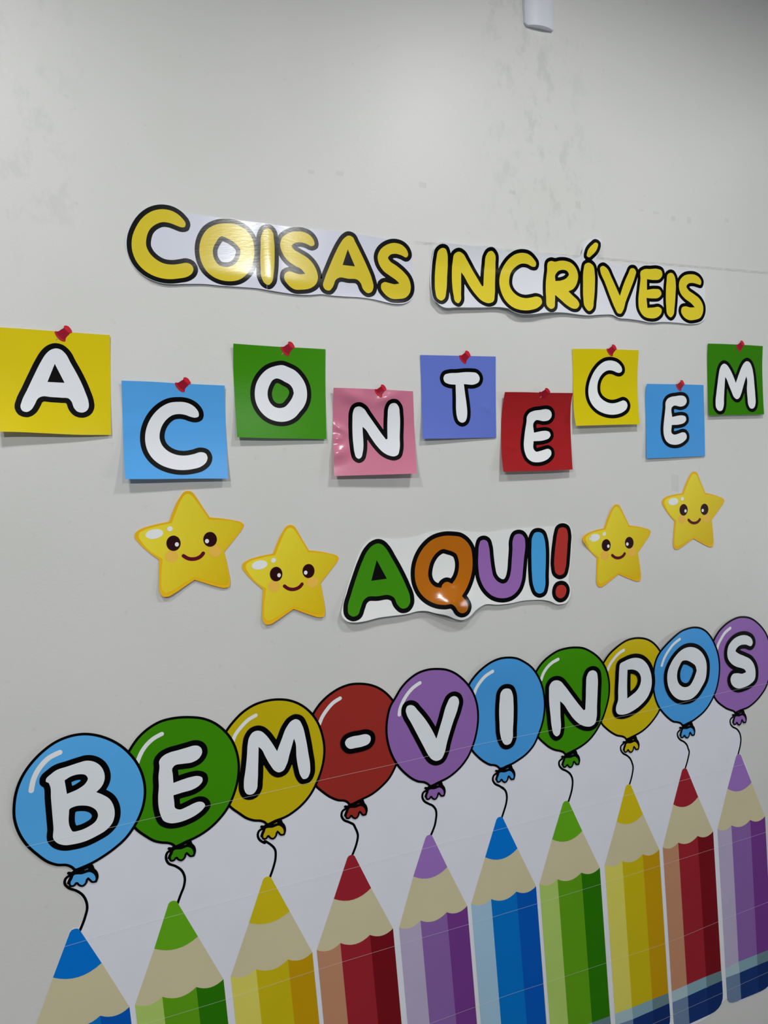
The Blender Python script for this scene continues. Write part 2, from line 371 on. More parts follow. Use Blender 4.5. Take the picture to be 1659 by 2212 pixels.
# ------------------------------------------------------------------ data: wall millimetres from the point of the wall facing the camera
DATA = {'raceway': [[971.8, 1034.4], [1051.4, 1033.0]],
 'coisas': {'letters': [('C', ['159.1,518.7 151.1,532.7 137.1,542.4 117.3,545.7 97.1,540.8 78.3,527.6 63.6,507.4 54.4,483.9 53.3,461.9 60.6,439.2 74.5,422.9 93.5,412.3 116.7,408.0 138.9,410.5 156.0,415.2 165.9,423.5 168.4,431.3 164.3,439.7 156.1,442.7 144.9,440.6 128.1,437.9 110.0,439.8 96.1,447.5 86.0,458.1 80.6,470.8 81.8,487.4 89.2,504.5 100.7,514.8 113.8,520.3 128.3,519.6 140.8,515.6 151.6,512.6 157.3,514.1']), ('O', ['240.2,526.5 221.8,523.4 202.1,512.7 188.6,493.9 182.8,471.8 184.6,448.2 194.5,427.7 212.4,413.9 235.1,409.0 258.7,413.0 279.6,429.7 291.0,453.5 294.8,475.1 291.1,500.1 279.3,515.7 260.4,525.4', '228.8,499.6 217.6,488.1 209.7,470.5 211.4,453.4 220.2,441.4 235.3,438.3 251.2,443.9 263.0,459.9 265.4,475.5 256.0,487.4 241.1,496.1']), ('I', ['328.1,521.5 318.9,519.0 312.3,508.9 308.2,481.5 305.7,442.4 306.5,418.9 312.6,407.1 319.3,404.3 326.9,410.7 332.3,429.8 336.7,465.4 337.4,498.8 334.8,516.1']), ('S', ['388.3,519.8 367.4,513.7 354.6,503.1 350.1,489.1 353.8,473.6 364.1,458.4 377.8,448.6 392.8,440.9 400.6,431.9* 389.0,430.2 376.8,433.2 366.7,435.2 357.2,430.8 354.4,420.3 360.7,408.5 374.1,397.8 390.7,397.4 409.9,401.3 423.3,411.1 428.4,423.5 427.1,437.5 419.7,453.2 407.9,465.6 391.8,474.7 378.3,482.9 374.8,488.6 380.7,494.5 393.2,497.2 407.6,494.8 418.8,490.7 424.6,493.4 424.3,502.3 416.9,512.8 403.7,518.8']), ('A', ['503.3,517.9 493.3,512.3 483.0,499.7 470.0,477.9 455.4,448.9 443.1,422.1 438.9,407.6 443.5,399.5 451.9,397.8 460.1,405.4 469.9,423.2 475.5,426.4 497.0,425.3 519.9,422.8 525.0,417.2 530.7,402.9 540.0,395.5 549.2,398.4 554.5,409.0 552.2,426.6 542.6,453.0 528.9,483.0 517.9,504.7 511.9,515.4', '499.7,488.6* 514.0,452.6* 485.8,454.4*']), ('S', ['610.5,508.3 589.9,502.7 574.8,490.6 568.5,476.9 571.0,460.5 580.3,446.4 595.5,435.7 610.9,425.8 616.9,419.8* 605.8,417.7 592.3,419.9 581.1,421.5 574.0,417.1 572.4,408.7 579.4,396.3 594.2,385.7 612.5,385.0 631.4,389.6 641.6,400.7 644.4,415.6 640.0,432.3 628.1,446.5 612.7,458.4 597.3,468.0 592.7,475.0 598.0,481.5 611.8,484.9 625.4,482.3 637.9,478.4 641.5,482.7 639.7,493.0 630.9,502.9'])], 'paper': '40.9,472.2 43.8,488.8 52.2,507.6 65.9,526.7 86.8,546.4 114.4,556.1 130.6,554.8 144.9,549.8 159.1,541.5 181.3,540.0 228.4,537.0 296.0,533.0 322.7,531.8* 344.0,530.0 417.7,527.0 459.7,526.2 522.0,523.1 554.9,520.0 590.5,516.0 635.8,511.0 650.3,497.7 650.0,476.9 650.0,445.4 653.2,420.2 652.1,401.1 642.4,383.5 625.2,375.2 604.2,373.4 579.5,376.9 550.9,382.4 518.0,385.5 485.2,386.0 450.9,387.7 436.1,389.2 410.5,386.8 379.2,386.6 348.7,389.5 318.6,393.3 296.7,396.4 257.4,397.9 218.8,399.2 190.4,401.0 152.9,399.9 116.0,398.3 98.0,400.8 79.0,410.7 63.9,423.4 51.0,441.5 43.5,459.5', 'S': {'base': 1.0, 'q': [46.891655, 559.943654, 0.001636, -7.5e-05, -0.000432, -0.00597, 1.0, 2.0, 7.0, 9.0, 0.4, 0.66], 'g': [(323.3, 455.5, 14, 60, 0, 1.2)]}, 'org': [347.1, 464.8], 'fold': [[323.2, 531.2], [315.7, 395.5]]},
 'incr': {'letters': [('I', ['726.2,502.8 715.8,496.7 711.3,480.2 707.9,459.1 704.1,430.7 702.7,404.2 705.7,387.7 714.6,382.8 723.8,388.3 730.2,405.3 736.2,440.9 739.5,471.2 737.9,492.7 733.4,501.2']), ('N', ['767.4,496.9 756.7,491.6 752.1,473.9 749.1,450.2 747.5,423.8 748.1,397.1 750.8,381.5 757.1,378.1 764.2,384.2 767.8,402.3 773.0,451.3* 777.6,446.0 790.3,423.3 805.2,401.5 820.7,386.2 838.7,381.0 850.7,385.9 855.9,400.9 859.7,428.3 863.4,472.7 861.5,495.8 853.5,502.6 844.9,500.7 837.9,490.5 835.2,471.4 831.5,445.1 828.8,422.6* 824.9,420.7* 816.3,435.5 803.0,457.0 788.6,479.8 778.5,492.7']), ('C', ['935.4,502.6 916.2,498.5 901.3,488.9 886.2,471.5 875.9,451.4 871.6,431.0 873.9,410.6 883.4,387.9 901.1,372.0 922.9,365.9 948.9,367.2 968.6,373.7 982.3,387.2 981.0,396.5 970.2,400.7 953.7,397.8 937.7,395.6 920.2,399.1 906.4,409.2 898.3,425.0 899.6,443.3 905.0,457.0 917.0,469.6 935.1,478.5 950.8,477.7 964.0,472.8 971.9,473.2 974.5,479.9 966.2,491.4 952.5,500.3']), ('R', ['1009.1,485.9 1005.3,463.6 999.7,433.7 996.3,400.8 996.9,377.3 1005.9,371.8 1016.5,375.9 1020.9,390.2 1023.8,407.5* 1039.2,395.8 1057.3,382.4 1073.4,375.4 1084.8,376.3 1093.3,387.3 1089.9,395.4 1077.1,406.7 1064.1,418.0* 1078.7,424.4 1091.0,440.1 1095.0,456.4 1090.2,472.0 1077.3,484.8 1060.5,490.1 1041.4,490.1 1026.6,487.2 1017.1,488.5', '1028.2,441.5* 1028.2,455.7 1036.5,465.1 1050.2,469.5 1064.0,466.3 1068.1,459.7 1061.0,450.3 1046.8,444.0']), ('I', ['1125.2,489.7 1114.8,485.4 1111.3,472.9 1109.0,438.5 1107.0,403.1 1108.9,381.9 1120.3,370.8 1131.1,376.6 1137.6,397.1 1143.3,430.4 1144.4,463.0 1139.1,483.2', '1146.0,539.1 1137.2,533.9 1119.2,512.1 1118.4,505.5 1125.8,502.1 1133.8,507.4 1151.2,527.8 1153.0,536.0']), ('V', ['1168.1,484.1 1160.3,479.7 1161.4,470.6 1174.1,445.7 1189.1,408.4 1200.9,379.9 1208.3,367.6 1217.1,367.1 1224.4,374.6 1235.1,397.9 1252.2,429.8 1267.9,463.6 1270.8,474.3 1264.6,482.1 1254.2,481.7 1247.1,469.7 1235.3,448.2 1218.5,411.8* 1208.3,432.9 1194.5,458.2 1179.8,479.4']), ('E', ['1294.6,481.2 1285.7,476.1 1285.0,457.2 1280.7,430.8 1275.6,401.6 1276.7,379.7 1288.5,362.9 1309.2,357.3 1334.3,361.7 1346.2,371.9 1348.7,381.8 1339.9,387.7 1324.4,386.0 1302.8,384.2* 1301.9,409.8* 1323.2,409.3 1341.8,412.3 1351.0,422.4 1346.0,432.0 1330.8,433.9 1304.7,430.5* 1305.5,457.6* 1328.2,456.6 1346.6,459.8 1355.1,470.9 1350.9,481.4 1340.1,484.5 1315.7,483.3']), ('I', ['1382.0,476.9 1372.8,472.9 1368.7,453.4 1365.6,424.1 1364.4,392.1 1367.6,367.5 1376.4,361.5 1385.5,368.0 1391.3,388.0 1396.6,420.3 1398.6,449.8 1394.6,469.0 1388.3,475.9']), ('S', ['1446.8,476.1 1424.5,470.3 1411.9,457.6 1409.1,442.9 1414.2,425.8 1429.2,411.5 1447.7,400.9 1459.8,390.5* 1443.7,389.5 1428.0,392.1 1416.6,388.7 1412.6,378.7 1419.4,365.1 1434.6,356.7 1457.2,357.3 1477.3,364.1 1486.5,378.2 1487.7,395.8 1477.3,413.1 1458.6,424.9 1439.9,435.4 1433.8,443.8 1440.3,451.4 1456.3,454.0 1472.3,451.4 1481.9,450.1 1484.6,458.1 1477.3,468.9 1464.4,475.0'])], 'paper': '693.7,439.0 698.0,465.0 702.9,492.0 710.4,508.3 723.0,514.4 738.6,513.3 767.6,512.3 806.8,510.7 841.4,513.1 861.6,511.2 882.3,506.1 903.1,502.4 933.3,511.4 965.0,508.3 997.3,503.6 1051.4,503.2 1090.3,499.7 1097.7,502.3 1110.0,528.7 1127.7,544.8 1147.9,550.1 1163.6,547.1 1164.4,534.4 1151.9,510.5 1147.3,498.1 1173.3,493.8 1196.7,488.6 1240.5,490.2 1285.1,492.4 1345.8,495.3 1370.8,490.7 1408.5,486.5 1472.5,485.9 1485.5,477.9 1497.4,448.7 1496.9,416.2 1499.9,383.6 1493.5,363.2 1476.1,350.2 1449.7,345.8 1401.8,347.9 1351.6,349.2 1307.9,346.7 1272.0,351.4 1233.3,354.6 1209.8,355.9 1193.0,362.8 1161.0,363.1 1117.4,359.9 1075.1,362.2 1057.5,363.9 986.0,361.6 952.7,357.3 921.8,358.9 897.9,367.3 873.6,371.5 813.3,370.0 758.6,368.6 712.7,370.0 700.1,381.9 693.6,403.9', 'S': {'base': 1.0, 'q': [695.147592, 515.938219, 0.001236, -6.1e-05, -0.000287, -0.006752, 9.0, 1.0, 12.0, 3.0, 0.4, 0.3], 'g': [(955.1, 365.0, 55, 50, 0, 6)]}, 'org': [1096.8, 448.0]},
 'aqui': {'letters': [('A', ['532.4,-159.7 520.1,-162.5 506.5,-173.6 492.2,-196.9 477.1,-228.7 461.2,-265.2 450.1,-294.8 450.4,-308.4 460.5,-315.6 470.8,-313.5 479.9,-298.3 487.9,-283.7 496.8,-277.4 521.0,-277.9 552.9,-279.7 560.9,-285.0 567.7,-301.6 578.1,-311.9 589.7,-311.2 598.6,-301.6 600.1,-287.6 592.9,-262.0 580.2,-230.3 563.4,-196.6 549.6,-172.2 541.6,-163.5', '526.6,-197.0* 547.9,-241.3* 510.3,-242.1*']), ('Q', ['720.4,-158.3 692.3,-156.5 666.1,-162.5 641.5,-180.4 624.5,-205.9 616.9,-235.8 618.3,-261.1 627.7,-283.6 644.7,-301.3 666.7,-311.9 680.5,-313.8 697.2,-314.0 704.5,-320.6 713.0,-333.0 725.5,-339.1 737.1,-335.9 742.3,-326.6 738.0,-313.1 727.8,-299.5* 743.3,-285.1 755.4,-266.4 763.7,-243.3 766.4,-213.8 763.0,-189.3 750.5,-171.5 736.6,-162.0', '690.8,-186.6 676.5,-192.6 661.7,-207.7 652.4,-228.6 650.0,-246.4 654.5,-261.3 664.1,-271.3 678.9,-275.9* 684.2,-267.9 694.8,-263.6 708.0,-269.5* 720.1,-257.2 729.2,-236.1 729.7,-214.1 724.4,-200.7 716.6,-195.3 704.7,-190.6']), ('U', ['799.1,-174.2 790.7,-175.9 786.0,-185.8 782.8,-207.9 780.8,-237.5 782.8,-263.8 793.9,-290.9 813.0,-309.8 837.7,-318.1 864.0,-315.5 885.2,-300.9 895.9,-281.2 901.3,-257.0 906.7,-227.0 911.9,-192.9 910.3,-179.4 903.0,-170.2 894.4,-167.6 884.5,-169.6 877.5,-182.4 875.9,-203.1 872.0,-231.3 867.5,-257.4 861.9,-272.0 852.3,-282.3 843.6,-283.6 831.2,-278.2 819.7,-263.9 816.0,-244.7 813.8,-216.4 811.9,-191.8 807.3,-178.2']), ('I', ['950.5,-167.9 939.3,-169.3 932.3,-179.3 929.1,-202.1 927.0,-236.5 925.8,-267.1 927.4,-297.9 934.5,-314.9 943.1,-318.7 953.5,-316.0 960.0,-303.3 963.6,-274.8 967.6,-240.4 968.9,-207.6 966.5,-186.1 960.4,-172.0']), ('!', ['1020.6,-161.7 1009.1,-164.3 1004.2,-175.6 998.6,-200.5 993.8,-227.3 991.2,-258.2 993.9,-273.0 1004.7,-279.9 1016.4,-277.2 1023.3,-263.3 1028.5,-238.3 1032.6,-207.3 1034.9,-180.1 1030.8,-166.0', '1007.7,-304.2 996.5,-306.3 989.8,-316.2 989.6,-327.7 999.0,-336.5 1010.7,-334.9 1018.6,-326.1 1020.8,-315.7 1015.9,-307.4'])], 'paper': '434.1,-308.2 438.8,-290.0 451.2,-255.4 469.1,-213.9 486.0,-177.0 501.9,-157.4 519.1,-146.9 537.7,-147.7 554.5,-151.3 579.0,-153.7 604.0,-154.0 629.3,-151.3 657.0,-145.4 682.9,-143.5 719.0,-144.6 733.2,-147.0 751.5,-150.3 782.2,-155.6 819.8,-157.7 853.9,-154.8 897.1,-154.5 932.1,-155.9 972.1,-156.5 1006.0,-156.3 1022.2,-149.3 1038.1,-154.8 1046.8,-169.3 1045.7,-208.5 1040.6,-247.3 1033.8,-276.1 1030.8,-297.3 1034.2,-321.1 1030.2,-336.2 1017.0,-350.2 1005.2,-351.7 988.2,-349.7 974.2,-342.3 952.4,-335.6 923.6,-332.1 897.2,-330.6 853.2,-333.0 823.2,-331.7 789.7,-327.8 767.3,-335.7 744.0,-350.8 726.4,-355.4 709.5,-351.4 683.2,-338.7 656.1,-330.8 638.2,-324.6 617.5,-322.4 590.0,-325.3 553.5,-325.2 519.5,-325.4 485.5,-328.9 461.7,-328.5 445.8,-324.5 436.9,-315.3', 'S': {'base': 1.0, 'q': [455.555299, -128.47829, 0.001684, -0.00018, -0.000111, -0.004941, 1.0, 1.0, 14.0, 7.0, 0.4, 0.3], 'g': [(700.3, -316.6, 30, 24, 0, 15)]}, 'org': [740.5, -249.4]},
 'marks': [[[677.8, 637.2], [696.0, 635.5], [696.7, 647.8], [678.5, 649.5]], [[911.0, 641.9], [928.5, 640.3], [928.9, 649.0], [911.4, 650.6]], [[1096.2, 622.5], [1111.1, 621.1], [1111.9, 639.1], [1097.1, 640.4]], [[1293.2, 630.3], [1304.8, 629.3], [1305.0, 632.8], [1293.3, 633.8]], [[1332.7, 626.2], [1353.4, 624.4], [1353.6, 630.3], [1332.9, 632.1]], [[1392.0, 612.7], [1405.6, 611.6], [1406.1, 623.4], [1392.5, 624.6]], [[1443.9, 609.2], [1457.8, 607.9], [1458.4, 624.8], [1444.5, 625.9]], [[1363.7, -91.4], [1388.2, -96.9], [1390.0, -52.6], [1365.5, -47.4]], [[1573.9, 620.4], [1586.9, 619.4], [1587.2, 629.2], [1574.3, 630.2]], [[420.3, 644.4], [434.5, 642.9], [435.0, 650.7], [420.8, 652.1]], [[483.2, 646.2], [499.9, 644.5], [500.5, 654.4], [483.8, 656.0]], [[1148.2, 502.9], [1173.1, 500.1], [1173.7, 511.6], [1148.7, 514.3]]],
 'notes': [{'poly': '-196.6,307.6* -141.5,304.6 -96.8,301.6 -47.2,298.5 0.4,295.7* -2.8,242.1 -7.2,171.5 -11.2,101.6* -67.5,103.4 -130.1,108.1 -178.4,111.8 -207.9,113.1*', 'q': ['-98.1,269.4 -107.1,266.6 -116.5,258.3 -126.4,243.3 -139.5,218.8 -152.4,192.7 -163.6,169.4 -166.3,158.4 -163.4,151.5 -155.9,149.1 -148.6,153.3 -141.8,163.6 -134.9,175.3 -128.5,178.4 -113.6,177.1 -94.7,175.5 -82.1,173.6 -78.0,168.2 -74.3,155.6 -68.4,148.2 -60.8,146.2 -52.2,149.6 -47.7,157.9 -47.7,166.4 -52.7,187.6 -61.3,212.9 -73.5,240.6 -83.4,261.3 -90.0,267.4', '-102.2,240.4* -87.6,204.0* -117.3,206.0*'], 't': 10, 'pin': {'body': '-97.5,301.2 -91.8,301.4 -86.4,304.8 -80.8,309.2 -80.8,311.3 -77.6,312.6 -73.2,311.3 -69.3,306.7 -67.7,299.3 -70.4,298.2 -73.8,294.8 -79.5,287.9 -80.2,283.4 -83.1,282.2 -88.7,284.4 -94.5,290.7 -97.5,297.6', 'cap': '-80.8,311.3 -77.6,312.6 -73.2,311.3 -69.3,306.7 -67.7,299.3 -70.4,298.2 -74.7,300.6 -78.8,304.9 -80.8,308.2', 'flange': '-97.5,301.2 -94.9,301.4 -93.4,297.2 -88.8,290.5 -84.0,286.9 -80.1,285.2 -80.5,282.9 -83.1,282.2 -88.7,284.4 -94.5,290.7 -97.5,297.6', 'needle': '-93.3,289.5* -92.3,288.2* -96.6,284.3* -97.4,284.9*'}, 'S': {'base': 1.0, 'q': [-196.628019, 307.554119, 0.005058, -0.000293, -0.000308, -0.005124, 2.0, 3.0, 22.0, 4.0, 0.4, 0.35]}, 'org': [-103.8, 204.6]}, {'poly': '15.4,207.2* 80.5,204.0 116.5,201.2 153.3,198.9 214.5,195.6* 212.9,143.9 210.9,81.6 207.7,3.9* 154.2,6.8 95.2,9.4 52.2,11.3 8.1,13.7* 9.7,73.9 12.9,148.3', 'q': ['119.4,164.0 103.9,162.5 87.4,154.9 70.4,139.5 59.1,121.8 52.7,102.4 51.4,84.3 55.0,66.1 63.9,50.6 77.3,38.6 94.1,30.7 115.7,26.1 138.0,27.0 156.4,31.8 167.0,40.6 170.0,49.0 166.9,57.6 157.4,60.7 143.6,57.5 125.5,55.1 108.0,57.8 92.6,66.1 83.3,77.1 79.2,90.9 80.7,104.5 86.3,118.0 95.8,129.9 108.1,137.9 120.0,139.6 131.7,137.8 143.3,133.2 152.1,131.5 158.2,133.6 159.1,140.5 153.4,151.3 142.0,159.9 130.4,163.4'], 't': 9.7, 'pin': {'body': '116.3,202.1 122.1,202.2 127.5,205.3 133.1,209.4 133.0,211.5 136.3,212.7 140.8,211.4 144.8,206.7 146.6,199.5 144.0,198.5 140.5,195.2 134.9,188.6 134.2,184.2 131.3,183.1 125.6,185.4 119.5,191.7 116.3,198.5', 'cap': '133.0,211.5 136.3,212.7 140.8,211.4 144.8,206.7 146.6,199.5 144.0,198.5 139.5,200.9 135.2,205.2 133.1,208.5', 'flange': '116.3,202.1 118.9,202.2 120.6,198.1 125.3,191.4 130.3,187.8 134.4,186.0 134.0,183.7 131.3,183.1 125.6,185.4 119.5,191.7 116.3,198.5', 'needle': '120.8,190.5* 121.8,189.2* 117.5,185.5* 116.7,186.1*'}, 'S': {'base': 1.0, 'q': [15.373001, 207.22495, 0.005011, -0.000188, -0.0003, -0.005156, 4.0, 5.0, 20.0, 13.0, 0.4, 0.35], 'g': [(23.2, 115.5, 25, 12, 20, 1.2)]}, 'org': [111.3, 105.5]}, {'poly': '237.8,281.2* 277.4,278.9 338.6,275.7 387.6,274.2 435.8,272.1* 432.0,209.8 428.2,140.4 424.5,77.6* 359.8,81.1 304.2,83.6 231.7,88.0* 233.0,130.9 234.3,184.4 235.4,237.3', 'q': ['339.5,237.7 324.2,236.0 307.4,230.0 291.7,216.7 281.1,200.0 276.3,179.9 277.5,159.7 286.1,140.5 299.9,126.7 315.8,119.7 332.3,117.9 346.5,120.7 359.8,128.0 369.0,137.4 379.9,149.6 386.6,163.3 388.9,179.8 386.1,197.7 377.2,214.2 365.3,226.5 351.7,233.3', '324.1,210.0 317.0,207.1 309.5,197.1 304.0,183.6 303.5,170.1 308.0,157.8 317.0,149.5 327.8,147.2 337.7,149.3 348.2,158.5 356.0,169.3 359.8,178.2* 358.0,188.4 352.3,196.7 341.6,202.9 330.9,208.8'], 't': 9.4, 'pin': {'body': '337.2,275.8 342.9,276.0 348.1,279.3 353.7,283.7 353.5,285.9 356.8,287.1 361.2,285.8 365.2,281.2 367.1,273.9 364.5,272.8 361.1,269.4 355.6,262.5 355.0,258.0 352.2,256.8 346.6,259.1 340.5,265.4 337.3,272.2', 'cap': '353.5,285.9 356.8,287.1 361.2,285.8 365.2,281.2 367.1,273.9 364.5,272.8 360.1,275.2 355.8,279.4 353.7,282.8', 'flange': '337.2,275.8 339.7,276.0 341.5,271.8 346.2,265.2 351.1,261.5 355.1,259.8 354.8,257.5 352.2,256.8 346.6,259.1 340.5,265.4 337.3,272.2', 'needle': '341.7,264.2* 342.8,262.8* 338.6,259.0* 337.8,259.5*'}, 'S': {'base': 1.0, 'q': [237.836801, 281.153875, 0.005044, -0.000161, -0.000237, -0.005169, 6.0, 1.0, 13.0, 6.0, 0.4, 0.35]}, 'org': [333.8, 179.4]},
           {'poly': '446.9,188.1* 498.6,186.1 544.6,184.3 590.5,181.6 636.1,179.0* 635.5,118.4 633.5,59.9 626.8,-7.6* 557.9,-6.2 498.4,-4.7 434.5,-3.1* 438.4,53.0 444.0,123.2', 'q': ['503.6,147.1 494.8,144.3 490.2,134.7 488.1,116.5 486.5,93.9 485.8,65.5 486.6,45.6 489.2,35.5 494.7,31.7 501.1,35.0 505.3,44.8 510.8,102.4* 516.5,97.2 527.1,79.7 540.2,59.1 555.0,42.6 567.8,35.6 578.3,33.4 588.1,36.9 593.5,48.3 597.2,75.9 601.0,127.9 599.0,145.2 592.9,152.2 586.4,153.2 578.4,150.5 573.8,141.4 571.7,125.7 567.5,74.0* 563.8,72.0* 555.0,84.5 541.3,105.1 524.4,129.7 515.6,141.8'], 't': 9.3, 'pin': {'body': '543.1,184.3 548.4,184.4 553.2,187.4 558.2,191.5 558.0,193.6 561.0,194.7 565.1,193.4 568.9,188.9 570.4,181.8 568.0,180.8 564.8,177.5 559.4,171.0 558.6,166.6 556.1,165.5 551.4,167.9 546.2,174.2 543.2,180.8', 'cap': '558.0,193.6 561.0,194.7 565.1,193.4 568.9,188.9 570.4,181.8 568.0,180.8 564.1,183.2 560.2,187.4 558.2,190.6', 'flange': '543.1,184.3 545.4,184.4 547.1,180.4 551.3,173.9 555.5,170.2 558.8,168.3 558.3,166.1 556.1,165.5 551.4,167.9 546.2,174.2 543.2,180.8', 'needle': '547.3,173.0* 548.2,171.7* 544.3,168.1* 543.6,168.6*'}, 'S': {'base': 1.0, 'q': [447.133625, 188.206737, 0.005274, -0.000348, -0.000254, -0.00521, 7.0, 1.0, 16.0, 24.0, 0.4, 0.35], 'g': [(492.8, 168.6, 26, 12, -20, 6), (572.8, 164.6, 18, 9, 20, 6), (459.0, 99.1, 12, 6, -35, 4), (450.4, 78.3, 10, 6, 15, 4), (448.5, 47.5, 18, 11, 20, 7)]}, 'org': [535.3, 90.2]}, {'poly': '658.9,260.9* 722.2,260.0 794.3,259.0 853.5,258.2* 851.0,199.3 847.8,133.3 844.2,66.5* 767.1,68.3 708.2,69.1 649.9,70.5* 654.5,124.4 657.5,188.1', 'q': ['775.2,221.8 749.0,220.0 727.4,218.8 718.8,216.3 714.4,208.0 717.2,199.6 726.2,195.1 744.8,193.0* 743.8,161.4 742.1,132.8 742.6,121.1 747.3,108.0 755.0,104.3 763.3,107.0 768.4,115.3 770.4,125.7 770.2,147.9 768.1,171.4 766.2,194.1* 795.7,193.8 804.8,198.3 808.4,206.8 806.3,213.9 799.9,219.8 788.3,221.5'], 't': 9.2, 'pin': {'body': '757.3,260.4 762.9,260.6 768.0,263.9 773.4,268.2 773.2,270.4 776.4,271.6 780.7,270.3 784.7,265.6 786.5,258.2 784.0,257.1 780.7,253.7 775.4,246.9 774.8,242.4 772.0,241.2 766.5,243.5 760.6,249.9 757.4,256.8', 'cap': '773.2,270.4 776.4,271.6 780.7,270.3 784.7,265.6 786.5,258.2 784.0,257.1 779.7,259.6 775.5,263.9 773.4,267.3', 'flange': '757.3,260.4 759.8,260.6 761.5,256.4 766.2,249.6 771.0,245.9 774.9,244.2 774.6,241.9 772.0,241.2 766.5,243.5 760.6,249.9 757.4,256.8', 'needle': '761.8,248.6* 762.8,247.3* 758.7,243.5* 758.0,244.0*'}, 'S': {'base': 1.0, 'q': [658.886347, 260.912811, 0.005134, -0.000242, -7.2e-05, -0.005248, 1.0, 1.0, 11.0, 2.0, 0.4, 0.35], 'g': [(821.4, 136.6, 10, 5, -35, 1.0)]}, 'org': [751.7, 163.7]},
           {'poly': '868.9,173.3* 921.4,172.3 983.9,170.1 1060.0,168.5* 1057.0,144.5 1056.3,113.2 1054.7,64.9 1052.0,23.3 1047.3,-19.8* 971.4,-18.8 908.6,-16.9 852.2,-15.1* 853.4,18.2 858.4,71.5 862.3,117.9 865.5,147.9', 'q': ['988.6,130.7 968.0,129.4 949.2,127.2 938.4,122.8 932.1,114.9 930.2,101.5 926.1,85.5 921.1,64.0 917.6,45.2 918.2,28.9 923.7,13.7 934.7,5.1 948.5,2.8 968.0,4.9 983.6,11.7 992.3,21.0 992.0,29.9 985.4,34.3 977.3,33.3 964.1,30.4 948.2,29.7 944.4,34.6 945.8,54.3* 976.9,55.9 990.2,60.2 995.7,66.9 993.9,74.5 985.5,78.2 974.3,78.5 961.5,76.9 949.2,75.0* 950.5,99.6 954.6,103.8 980.6,102.2 993.5,104.6 1001.3,113.2 1000.7,122.7 995.0,128.9'], 't': 9.3, 'pin': {'body': '962.9,172.2 968.8,172.2 973.7,174.9 978.8,178.4 978.3,180.2 981.4,181.2 986.2,180.0 991.1,176.0 994.2,169.9 991.6,169.0 988.7,166.2 984.0,160.5 984.0,156.7 981.1,155.8 975.0,157.8 967.9,163.3 963.6,169.1', 'cap': '978.3,180.2 981.4,181.2 986.2,180.0 991.1,176.0 994.2,169.9 991.6,169.0 986.7,171.1 981.7,174.8 978.9,177.6', 'flange': '962.9,172.2 965.5,172.3 967.9,168.7 973.8,163.0 979.4,159.8 983.8,158.2 983.7,156.3 981.1,155.8 975.0,157.8 967.9,163.3 963.6,169.1', 'needle': '969.3,162.2* 970.6,161.1* 966.7,157.9* 965.9,158.4*'}, 'S': {'base': 1.0, 'q': [868.878114, 173.346359, 0.005219, -0.000461, -0.000135, -0.005295, 10.0, 10.0, 16.0, 14.0, 0.4, 0.35], 'g': [(878.5, 44.2, 9, 4, -15, 1.2)]}, 'org': [956.1, 76.8]}, {'poly': '1069.6,277.9* 1131.6,278.3 1193.8,277.4 1270.0,275.8* 1266.9,228.6 1263.7,175.7 1260.4,129.0 1257.2,85.8* 1192.3,86.6 1128.9,87.0 1061.3,87.4* 1062.1,120.0 1067.3,177.9 1069.2,228.9', 'q': ['1178.6,249.7 1165.2,247.4 1149.4,239.0 1133.4,223.7 1121.8,205.7 1114.4,187.7 1111.2,169.7 1112.5,154.1 1119.7,138.3 1133.2,125.0 1150.6,116.7 1170.4,112.7 1189.6,113.2 1209.9,118.7 1222.6,127.1 1227.0,136.3 1224.4,144.3 1216.9,148.4 1206.1,146.0 1189.5,142.0 1175.2,141.9 1158.5,147.4 1145.7,157.5 1139.9,169.3 1139.3,182.3 1142.1,195.3 1150.0,209.4 1161.3,219.7 1170.9,224.2 1182.0,225.2 1193.0,222.8 1202.5,219.3 1210.4,218.9 1217.0,223.4 1217.1,229.9 1210.9,239.0 1199.9,246.2 1188.9,249.1'], 't': 9.3, 'pin': {'body': '1171.1,278.9 1176.9,279.1 1182.0,282.3 1187.4,286.5 1187.1,288.6 1190.3,289.8 1194.8,288.5 1199.1,283.9 1201.4,276.9 1198.8,275.8 1195.5,272.5 1190.3,265.9 1189.9,261.5 1187.1,260.3 1181.3,262.5 1174.9,268.7 1171.3,275.4', 'cap': '1187.1,288.6 1190.3,289.8 1194.8,288.5 1199.1,283.9 1201.4,276.9 1198.8,275.8 1194.2,278.1 1189.7,282.3 1187.4,285.6', 'flange': '1171.1,278.9 1173.7,279.1 1175.6,275.0 1180.7,268.5 1185.8,264.9 1189.9,263.2 1189.7,261.0 1187.1,260.3 1181.3,262.5 1174.9,268.7 1171.3,275.4', 'needle': '1176.2,267.5* 1177.3,266.2* 1173.2,262.5* 1172.4,263.0*'}, 'S': {'base': 1.0, 'q': [1069.649551, 277.932457, 0.004988, -0.000218, -5.6e-05, -0.005246, 1.0, 3.0, 15.0, 13.0, 0.4, 0.35]}, 'org': [1165.7, 182.1]},
